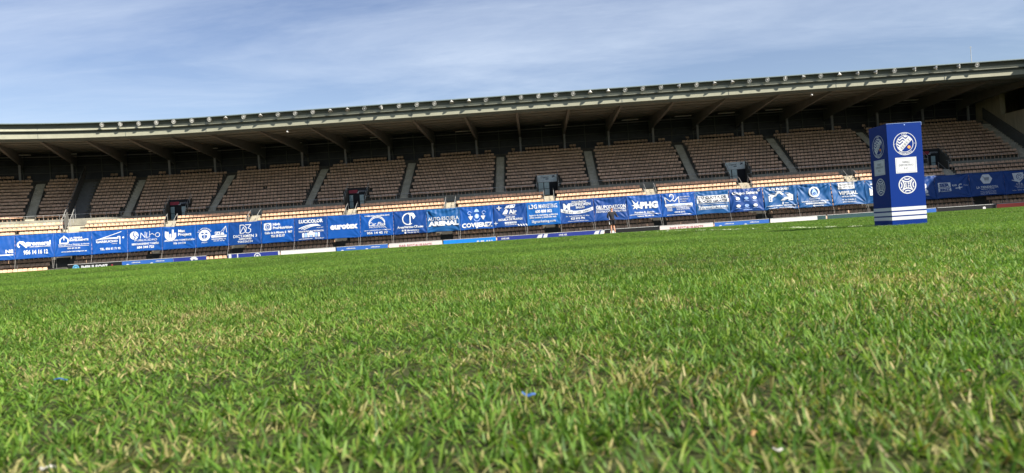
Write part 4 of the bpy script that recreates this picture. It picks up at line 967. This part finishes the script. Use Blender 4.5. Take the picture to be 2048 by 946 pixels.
# ------------------------------------------------------------------ banners
RB = RC - 20.0        # radius of the banner line
def bp_s(x):          # arc position along the banner line -> curve parameter s
    return x if x >= S0 else S0 - (S0 - x) * RC / RB
brs = random.Random(5)
X0 = -4.69 - 14 * 3.875
bidx = {n_: i for i, n_ in enumerate(range(1, 31))}
# seams: banner k spans X0+(k-1)*3.875 .. ; seam 14 (between banners 14|15) sits at -4.69
for k, (mat, art, label, wr) in enumerate(ban):
    xL = -4.64 + (k - 15) * 3.84; rk = random.Random(100 + k)
    cn = [(0, 0), (BW, 0), (0, BH), (BW, BH)]
    ph = [rk.uniform(0, 6) for _ in range(12)]; bil = rk.uniform(.3, 1.0) * rk.choice((-1, 1)); sag = rk.uniform(.02, .10) * (1 + .4 * wr)
    cdir = [rk.uniform(.4, 1.1) for _ in range(4)]
    def disp(u, v, wr=wr, ph=ph, bil=bil, cdir=cdir):
        t = 0.0
        for i, (cx, cy) in enumerate(cn):
            ddx, ddy = u - cx, v - cy; r = math.hypot(ddx, ddy); th = math.atan2(abs(ddy), abs(ddx) + 1e-4)
            amp = .05 * wr * (r / .5 if r < .5 else 1) * math.exp(-max(0, r - .5) / .9) * cdir[i]
            t += amp * (math.sin(th * (9 + 3 * math.sin(ph[i])) + ph[i]) + .5 * math.sin(th * 19 + ph[i + 4]))
        t += .05 * bil * math.sin(math.pi * u / BW) * math.sin(math.pi * v / BH) * (1 + .6 * wr)
        t += .02 * wr * math.sin(u * 3.1 + v * 1.7 + ph[8]) + .012 * wr * math.sin(u * 1.2 - v * 6.5 + ph[9]) * (v / BH)
        # pleats hanging from the top hem
        t += .018 * wr * math.sin(u * 13 + ph[10] + v * 2) * max(0, (v / BH - .55)) * 2
        return t
    def mapfn(u, v, h, xL=xL, disp=disp, sag=sag, rk=rk, wr=wr):
        x = xL + .02 + u; s = bp_s(x)
        q = v / BH; tt = u / BW
        dd = 20.0 + .42 * (1 - q) + disp(u, v) + h
        z = 1.05 + v - sag * 4 * tt * (1 - tt) * q * .5 + sag * 2.2 * tt * (1 - tt) * (1 - q)
        if s >= S0: return Vector((s, ZC - dd, z))
        return PH(s, dd, z)
    mb = MB(); nu, nv = 44, 30
    for j in range(nv + 1):
        for i in range(nu + 1): mb.v.append(tuple(mapfn(BW * i / nu, BH * j / nv, 0)))
    for j in range(nv):
        for i in range(nu): b = j * (nu + 1) + i; mb.f.append((b, b + 1, b + nu + 2, b + nu + 1)); mb.mi.append(0)
    o = mb.build('banner', M[mat], smooth=True); tag(o, label, 'banner', 'blue sponsor banners hung along the stand')
    md = o.modifiers.new('thickness', 'SOLIDIFY'); md.thickness = .006; md.offset = -1
    art.emit('printed_design', mapfn, o, .004 + .007 * wr, .009 + .012 * wr)
    # cords tying the lower corner to the front kerb, and the eyelet hem tape at the seam
    mb = MB(); p0 = Vector(mapfn(BW, 0, 0)); sx = bp_s(xL + BW)
    p1 = PH(sx, 21.0, -.15); mb.tube(p0, p1, .014, 5)
    if rk.random() < .3: mb.tube(Vector(mapfn(BW - .25, .0, 0)), PH(sx - .1, 21.0, -.15), .011, 5)
    mb.build('tie_cord', M['rope'], o)
    # support post behind the seam
    mb = MB(); mb.tube(PH(sx, 19.7, -.8), PH(sx, 19.7, 3.86), .035, 6); gchild(mb.build('banner_post', M['divider']))
mb = MB(); xs_ = [-4.64 + (k - 15) * 3.84 for k in range(0, 32)]
for a_, b_ in zip(xs_[:-1], xs_[1:]): mb.tube(PH(bp_s(a_), 19.72, 3.8), PH(bp_s(b_), 19.72, 3.8), .018, 5)
gchild(mb.build('banner_top_wire', M['metal']))

# ------------------------------------------------------------------ ad boards
for (x0, x1, mat, art, label) in BO:
    L_ = x1 - x0; y = 84.0; zt = .11; mb = MB(); xc = (x0 + x1) / 2
    mb.box((xc, y, zt - .5), (L_ - .03, .05, .94)); o = mb.build('advertising_board', M[mat]); tag(o, label, 'advertising board', 'advertising boards beyond the pitch')
    mb = MB(); mb.box((xc, y - .005, zt - .01), (L_ - .03, .08, .035)); mb.build('top_rail', M['white_metal'], o)
    mb = MB()
    for x in (x0 + .5, xc, x1 - .5): mb.tube((x, y + .03, zt - .1), (x, y + .75, -.84), .025, 5)
    mb.build('rear_brace', M['metal'], o)
    art.emit('printed_design', lambda u, v, h, x0=x0: (x0 + u, y - .025 - h, -.86 + v), o, .004, .006)

# ------------------------------------------------------------------ floodlights along the roof edge
mb = MB(); RIM = .235
FL = empty('floodlight'); FLH = []
mb.lathe([(.0, -.30), (.075, -.29), (.085, -.2), (.12, -.17), (.19, -.06), (RIM, .04), (RIM + .012, .05), (RIM + .012, .075), (RIM - .012, .075), (RIM - .02, .045)], (0, 0, 0), (0, -1, 0), 18)
mb.build('reflector', M['lamp_shell'], FL, smooth=True)
mb = MB(); mb.lathe([(.0, .052), (RIM - .03, .052)], (0, 0, 0), (0, -1, 0), 18); mb.build('lens', M['lamp_glass'], FL)
mb = MB(); mb.lathe([(.0, .10), (.05, .09), (.075, .058)], (0, 0, 0), (0, -1, 0), 10); mb.lathe([(.12, .056), (.15, .062), (.16, .056)], (0, 0, 0), (0, -1, 0), 14); mb.build('bulb', M['lamp_core'], FL)
lampS = [-54.0 + 2.085 * 0]
lampS = [-54.01, -51.3, -48.53, -45.85, -43.14, -40.29, -37.49, -35.5, -33.35, -31.35, -29.25, -27.2, -25.1, -23.05, -21.0, -18.98, -17.0, -14.9, -12.8, -10.72, -8.7, -6.67, -4.67, -2.65, -.58, 1.46, 3.5, 5.5, 7.5, 9.6, 11.55, 13.6, 15.7, 17.85, 19.8, 21.9, 23.95, 25.9, 27.95, 30.0, 32.1, 34.05, 36.2, 38.35, 40.4, 42.45, 44.8, 47.2, 49.8, 51.8]
kind_ = {}
for i in (7, 9, 13, 14, 20, 35, 36, 40): kind_[i] = ('tipped down and away so its pale side shows', 62, 20)
for i in (21, 28, 29, 42): kind_[i] = ('aimed steeply down so only its flat edge shows', 80, -5)
for i in (16, 33): kind_[i] = ('turned edge on beside its bracket', 10, 75)
for i in (43, 44, 46, 47, 48): kind_[i] = ('turned far to the side as a narrow oval', 8, 62)
for i in range(0, 7): kind_[i] = ('angled right on the curved part of the roof', 15, 30)
ORD = ['first', 'second', 'third', 'fourth', 'fifth', 'sixth', 'seventh', 'eighth', 'ninth', 'tenth', 'eleventh', 'twelfth', 'thirteenth', 'fourteenth', 'fifteenth', 'sixteenth', 'seventeenth', 'eighteenth', 'nineteenth', 'twentieth',
       'twenty first', 'twenty second', 'twenty third', 'twenty fourth', 'twenty fifth']
nl = len(lampS)
for i, s in enumerate(lampS):
    tone, tilt, yaw = kind_.get(i, ('facing the pitch as a full round disc', 12, 0))
    o = FL if i == 0 else copy_tree(FL)
    c = P(s, 18.42); rk = random.Random(i)
    o.location = (c.x, c.y, 16.13); o.rotation_euler = (RAD(tilt + rk.uniform(-5, 5)), 0, ang(s) + RAD(yaw + rk.uniform(-9, 9)))
    place = ('%s from the left' % ORD[i]) if i < 25 else ('%s from the right' % ORD[nl - 1 - i])
    tag(o, 'roof floodlight %s, %s' % (tone, place), 'floodlight', 'floodlights along the roof edge')
    a_ = ang(s); mb = MB(); q = P(s, 18.05); mb.box((q.x, q.y, 15.70), (.05, .5, .05), a_); q2 = P(s, 18.3); mb.box((q2.x, q2.y, 15.78), (.34, .05, .12), a_)
    for sg in (-.2, .2): mb.tube((q2.x + sg * math.cos(a_), q2.y + sg * math.sin(a_), 15.75), (c.x + sg * .9 * math.cos(a_), c.y + .12 + sg * .9 * math.sin(a_), 16.0), .02, 5)
    b_ = mb.build('lamp_bracket', M['lamp_shell']); b_.parent = RF; b_.matrix_parent_inverse = GI
# cameras below the fascia, mast on the roof
def cctv(s, label):
    e = empty('security_camera', tuple(PH(s, 17.2, 14.5))); tag(e, label, 'camera')
    mb = MB(); mb.tube((0, 0, 0), (0, 0, -.22), .03, 6); mb.build('mount_arm', M['white_metal'], e)
    mb = MB(); mb.box((0, -.05, -.3), (.16, .42, .16)); mb.tube((0, -.26, -.3), (0, -.33, -.3), .06, 8); mb.build('camera_body', M['white_metal'], e)
cctv(-28.6, 'small white camera hanging under the left half of the roof edge'); cctv(33.3, 'small white camera hanging under the right half of the roof edge')
e = empty('roof_mast', tuple(PH(54.3, 13, 16.8))); tag(e, 'thin grey mast standing on the roof at the far right', 'mast')
mb = MB(); mb.tube((0, 0, 0), (0, 0, 2.6), .055, 6, .035); mb.build('pole', M['metal'], e)
mb = MB(); mb.tube((-.2, 0, 2.45), (.2, 0, 2.45), .015, 5); mb.tube((-.12, 0, 2.55), (.12, 0, 2.55), .012, 5); mb.build('aerial', M['metal'], e)

# ------------------------------------------------------------------ ball plinth
cx_, cy_ = 4.05, 8.2
org = Vector((0, 0, 0)) + r0 * cx_ + fw * cy_
PLN = empty('match_ball_plinth', (org.x, org.y, 0), PSI); tag(PLN, 'tall glossy blue square plinth with white stripes and crests standing on the grass', 'plinth')
mb = MB()
bm = bmesh.new(); bmesh.ops.create_cube(bm, size=1); bmesh.ops.scale(bm, vec=(PW, PD_, PHH), verts=bm.verts); bmesh.ops.translate(bm, vec=(PW / 2, PD_ / 2, PHH / 2), verts=bm.verts)
bmesh.ops.bevel(bm, geom=bm.edges[:], offset=.003, segments=2, affect='EDGES'); me = bpy.data.meshes.new('body'); bm.to_mesh(me); bm.free(); me.materials.append(M['bluek'])
bd = bpy.data.objects.new('body', me); COL.objects.link(bd); bd.parent = PLN
pl_front.emit('front_print', lambda u, v, h: (u, -h, v), bd, .0006, .0006)
pl_side.emit('side_print', lambda u, v, h: (-h, PD_ - u, v), bd, .0006, .0006)
for nm, fn in (('corner_strip', None),):
    mb = MB(); mb.box((PW / 2, -.001, PHH - .002), (PW, .003, .003)); mb.box((PW - .001, -.001, PHH - .02), (.003, .003, .03)); mb.build(nm, M['pale_blue'], bd)
mb = MB(); mb.lathe([(0, .0022), (.006, .002), (.007, 0)], (PW * .52, -.0005, PHH - .022), (0, -1, 0), 10); mb.build('press_stud', M['pale_blue'], bd)

# ------------------------------------------------------------------ person
def skin(name, verts, edges, rad, mat, parent, sub=2, root=0):
    me = bpy.data.meshes.new(name); me.from_pydata(verts, edges, []); o = bpy.data.objects.new(name, me); COL.objects.link(o)
    md = o.modifiers.new('s', 'SKIN'); sv = me.skin_vertices[0].data
    for i, r_ in enumerate(rad): sv[i].radius = (r_, r_) if isinstance(r_, (int, float)) else r_
    sv[root].use_root = True; md.use_smooth_shade = True
    md2 = o.modifiers.new('u', 'SUBSURF'); md2.levels = sub; md2.render_levels = sub
    bpy.context.view_layer.update(); dg = bpy.context.evaluated_depsgraph_get(); nm = bpy.data.meshes.new_from_object(o.evaluated_get(dg))
    bpy.data.objects.remove(o); nm.name = name; nm.materials.clear(); nm.materials.append(mat)
    nm.polygons.foreach_set('use_smooth', [True] * len(nm.polygons)); o2 = bpy.data.objects.new(name, nm); COL.objects.link(o2); o2.parent = parent; return o2
M['skin'] = nmat('skin', (.46, .22, .13), .55, var=.06); M['hair'] = nmat('hair', (.13, .055, .035), .7); M['cloth'] = nmat('dark_cloth', (.016, .017, .022), .85, var=.2, scale=6)
M['shoe'] = nmat('trainer_white', (.55, .55, .55), .6); M['stripe'] = nmat('white_cloth', (.7, .7, .72), .8)
PE = empty('person', (5.05, 50.0, gz(50.0)), RAD(6)); tag(PE, 'person in black long sleeved top and black shorts walking away with bent arms', 'person')
V_, E_, R_ = [], [], []
def vtx(p, r_, par=None):
    V_.append(p); R_.append(r_)
    if par is not None: E_.append((par, len(V_) - 1))
    return len(V_) - 1
pel = vtx((0, 0, .95), (.10, .085)); sp1 = vtx((0, .01, 1.12), (.10, .08), pel); sp2 = vtx((.0, .02, 1.32), (.125, .09), sp1); nk = vtx((0, .02, 1.47), .06, sp2); nk2 = vtx((0, .03, 1.50), .062, nk)
hd = vtx((0, .035, 1.59), (.085, .10), nk2); hd2 = vtx((0, .04, 1.69), (.08, .09), hd)
hands = []
for sg, el, wr_ in ((-1, (-.30, -.03, 1.14), (-.22, .2, 1.08)), (1, (.30, -.06, 1.15), (.38, .13, 1.14))):
    sh = vtx((sg * .19, .02, 1.41), .062, sp2); e1 = vtx(el, .046, sh); w1 = vtx(wr_, .03, e1)
    d = (Vector(wr_) - Vector(el)).normalized(); pm = Vector(wr_) + d * .06; pk = vtx(tuple(pm), (.04, .02), w1)
    side = d.cross(Vector((0, 0, 1))).normalized()
    for i in range(4):
        f0 = pm + d * .035 + side * ((i - 1.5) * .021); L_ = (.07, .08, .075, .06)[i]; f1 = f0 + d * L_ * .55 + Vector((0, 0, -.008)); f2 = f1 + d * L_ * .35 + Vector((0, 0, -.022))
        k0 = vtx(tuple(f0), .010, pk); k1 = vtx(tuple(f1), .009, k0); vtx(tuple(f2), .007, k1)
    t0 = pm - d * .02 - side * sg * .035; t1 = t0 + d * .035 - side * sg * .02; k0 = vtx(tuple(t0), .011, pk); vtx(tuple(t1), .009, k0)
for sg, kn, an, toe in ((-1, (-.10, .05, .51), (-.09, -.02, .09), (-.10, .12, .04)), (1, (.10, .16, .53), (.12, -.10, .16), (.13, .02, .05))):
    hp = vtx((sg * .095, 0, .88), .095, pel); k_ = vtx(kn, .06, hp); cf = vtx(tuple((Vector(kn) * .65 + Vector(an) * .35) + Vector((0, -.02, 0))), .058, k_); a1 = vtx(an, .037, cf); vtx(toe, (.04, .03), a1)
body = skin('body', V_, E_, R_, M['skin'], PE, 1)
skin('long_sleeved_top', [(0, 0, .86), (0, .01, 1.08), (0, .02, 1.30), (0, .02, 1.46), (-.19, .02, 1.41), (-.30, -.03, 1.14), (-.225, .18, 1.085), (.19, .02, 1.41), (.30, -.06, 1.15), (.37, .11, 1.14)], [(0, 1), (1, 2), (2, 3), (2, 4), (4, 5), (5, 6), (2, 7), (7, 8), (8, 9)], [(.16, .13), (.15, .12), (.185, .13), .075, .078, .062, .045, .078, .062, .045], M['cloth'], PE, 2)
skin('shorts', [(0, 0, 1.06), (-.10, 0, .86), (-.105, .035, .58), (.10, 0, .86), (.105, .10, .59)], [(0, 1), (1, 2), (0, 3), (3, 4)], [(.165, .135), .125, .11, .125, .11], M['cloth'], PE, 2)
skin('hair', [(0, .015, 1.60), (0, .03, 1.715)], [(0, 1)], [(.088, .092), (.088, .095)], M['hair'], PE, 2)
for sg, an, toe in ((-1, (-.09, -.03, .06), (-.10, .15, .035)), (1, (.12, -.11, .12), (.13, .06, .035))): skin('shoe', [an, toe], [(0, 1)], [(.05, .05), (.045, .03)], M['shoe'], PE, 1)
mb = MB(); mb.tube((-.20, .0, 1.30), (-.175, -.02, .80), .012, 5); mb.box((-.19, -.03, .74), (.05, .05, .2)); mb.build('white_side_trim', M['stripe'], PE)
for sg in (-1, 1):   # face parts, on the far side
    mb = MB(); mb.lathe([(.0, .012), (.008, .008), (.011, 0)], (sg * .03, .133, 1.635), (0, 1, 0), 8); mb.build('eye', M['white'], body)
    mb = MB(); mb.box((sg * .09, .04, 1.62), (.018, .035, .06)); mb.build('ear', M['skin'], body)
mb = MB(); mb.hexa([(-.014, .115, 1.61), (.014, .115, 1.61), (.014, .13, 1.61), (-.014, .13, 1.61), (-.006, .115, 1.66), (.006, .115, 1.66), (.005, .13, 1.655), (-.005, .13, 1.655)]); mb.build('nose', M['skin'], body)
mb = MB(); mb.box((0, .115, 1.585), (.045, .02, .01)); mb.build('mouth', M['wine'], body)

# ------------------------------------------------------------------ litter in the grass
M['blue_tape'] = nmat('blue_plastic', (.02, .08, .26), .6); M['leaf_dry'] = nmat('dry_leaf', (.26, .15, .05), .7, var=.2, scale=40); M['stone'] = nmat('pale_stone', (.36, .35, .31), .8, var=.15, scale=60)
def gpos(px, py, h):
    """ground point seen at a photo pixel, used to set the real distance of small litter"""
    d = fwd * 1540 + right * (px - 1024) - up * (py - 473); t = (h - HC) / d.z; return Vector((0, 0, HC)) + d * t
def scrap(name, label, cat, px, py, h, L_, wd, mat, ripple=.003, rz=0.0, seed=1):
    p = gpos(px, py, h); rr = random.Random(seed); mb = MB(); n = 8
    for i in range(n + 1):
        q = i / n; ww = wd * (.7 + .6 * math.sin(q * math.pi)); x = (q - .5) * L_; z = ripple * math.sin(q * 7 + seed) ; y = .2 * wd * math.sin(q * 5 + seed)
        for (sy, dz) in ((-.5, 0), (.0, ripple * .8), (.5, 0)): mb.v.append((x, y + ww * sy, z + dz))
        for (sy, dz) in ((-.5, 0), (.0, ripple * .8), (.5, 0)): mb.v.append((x, y + ww * sy, z + dz - .0008))
    for i in range(n):
        b = i * 6
        for k in (0, 1): mb.f.append((b + k, b + 6 + k, b + 7 + k, b + 1 + k)); mb.f.append((b + 3 + k, b + 4 + k, b + 10 + k, b + 9 + k)); mb.mi += [0, 0]
    for i in range(n): b = i * 6; mb.f.append((b, b + 3, b + 9, b + 6)); mb.f.append((b + 2, b + 8, b + 11, b + 5)); mb.mi += [0, 0]
    o = mb.build(name, mat, smooth=True); o.location = p; o.rotation_euler = (rr.uniform(-.2, .35), rr.uniform(-.2, .2), rz); tag(o, label, cat); return o
scrap('plastic_scrap', 'small crumpled blue plastic scrap in the grass at bottom centre', 'litter', 1057, 788, .009, .014, .004, M['blue_tape'], .0012, .1, 2)
scrap('plastic_strip', 'thin blue plastic strip lying in the grass at lower left', 'litter', 122, 758, .008, .020, .002, M['blue_tape'], .001, .05, 5)
scrap('pale_pebble', 'pale pebble in the grass at the bottom left corner', 'pebble', 95, 934, .010, .010, .006, M['stone'], .001, .1, 3)
scrap('dry_leaf', 'curled orange brown dead leaf in the grass at lower right', 'leaf', 1505, 865, .010, .009, .004, M['leaf_dry'], .001, .7, 4)
scrap('dry_leaf', 'small yellow dead leaf in the grass near the right edge', 'leaf', 1932, 742, .010, .009, .004, M['leaf_dry'], .001, 2.4, 6)
scrap('pale_leaf', 'pale straw coloured dead leaf lying beside the orange one', 'leaf', 1555, 898, .010, .008, .003, M['stone'], .0006, .3, 8)
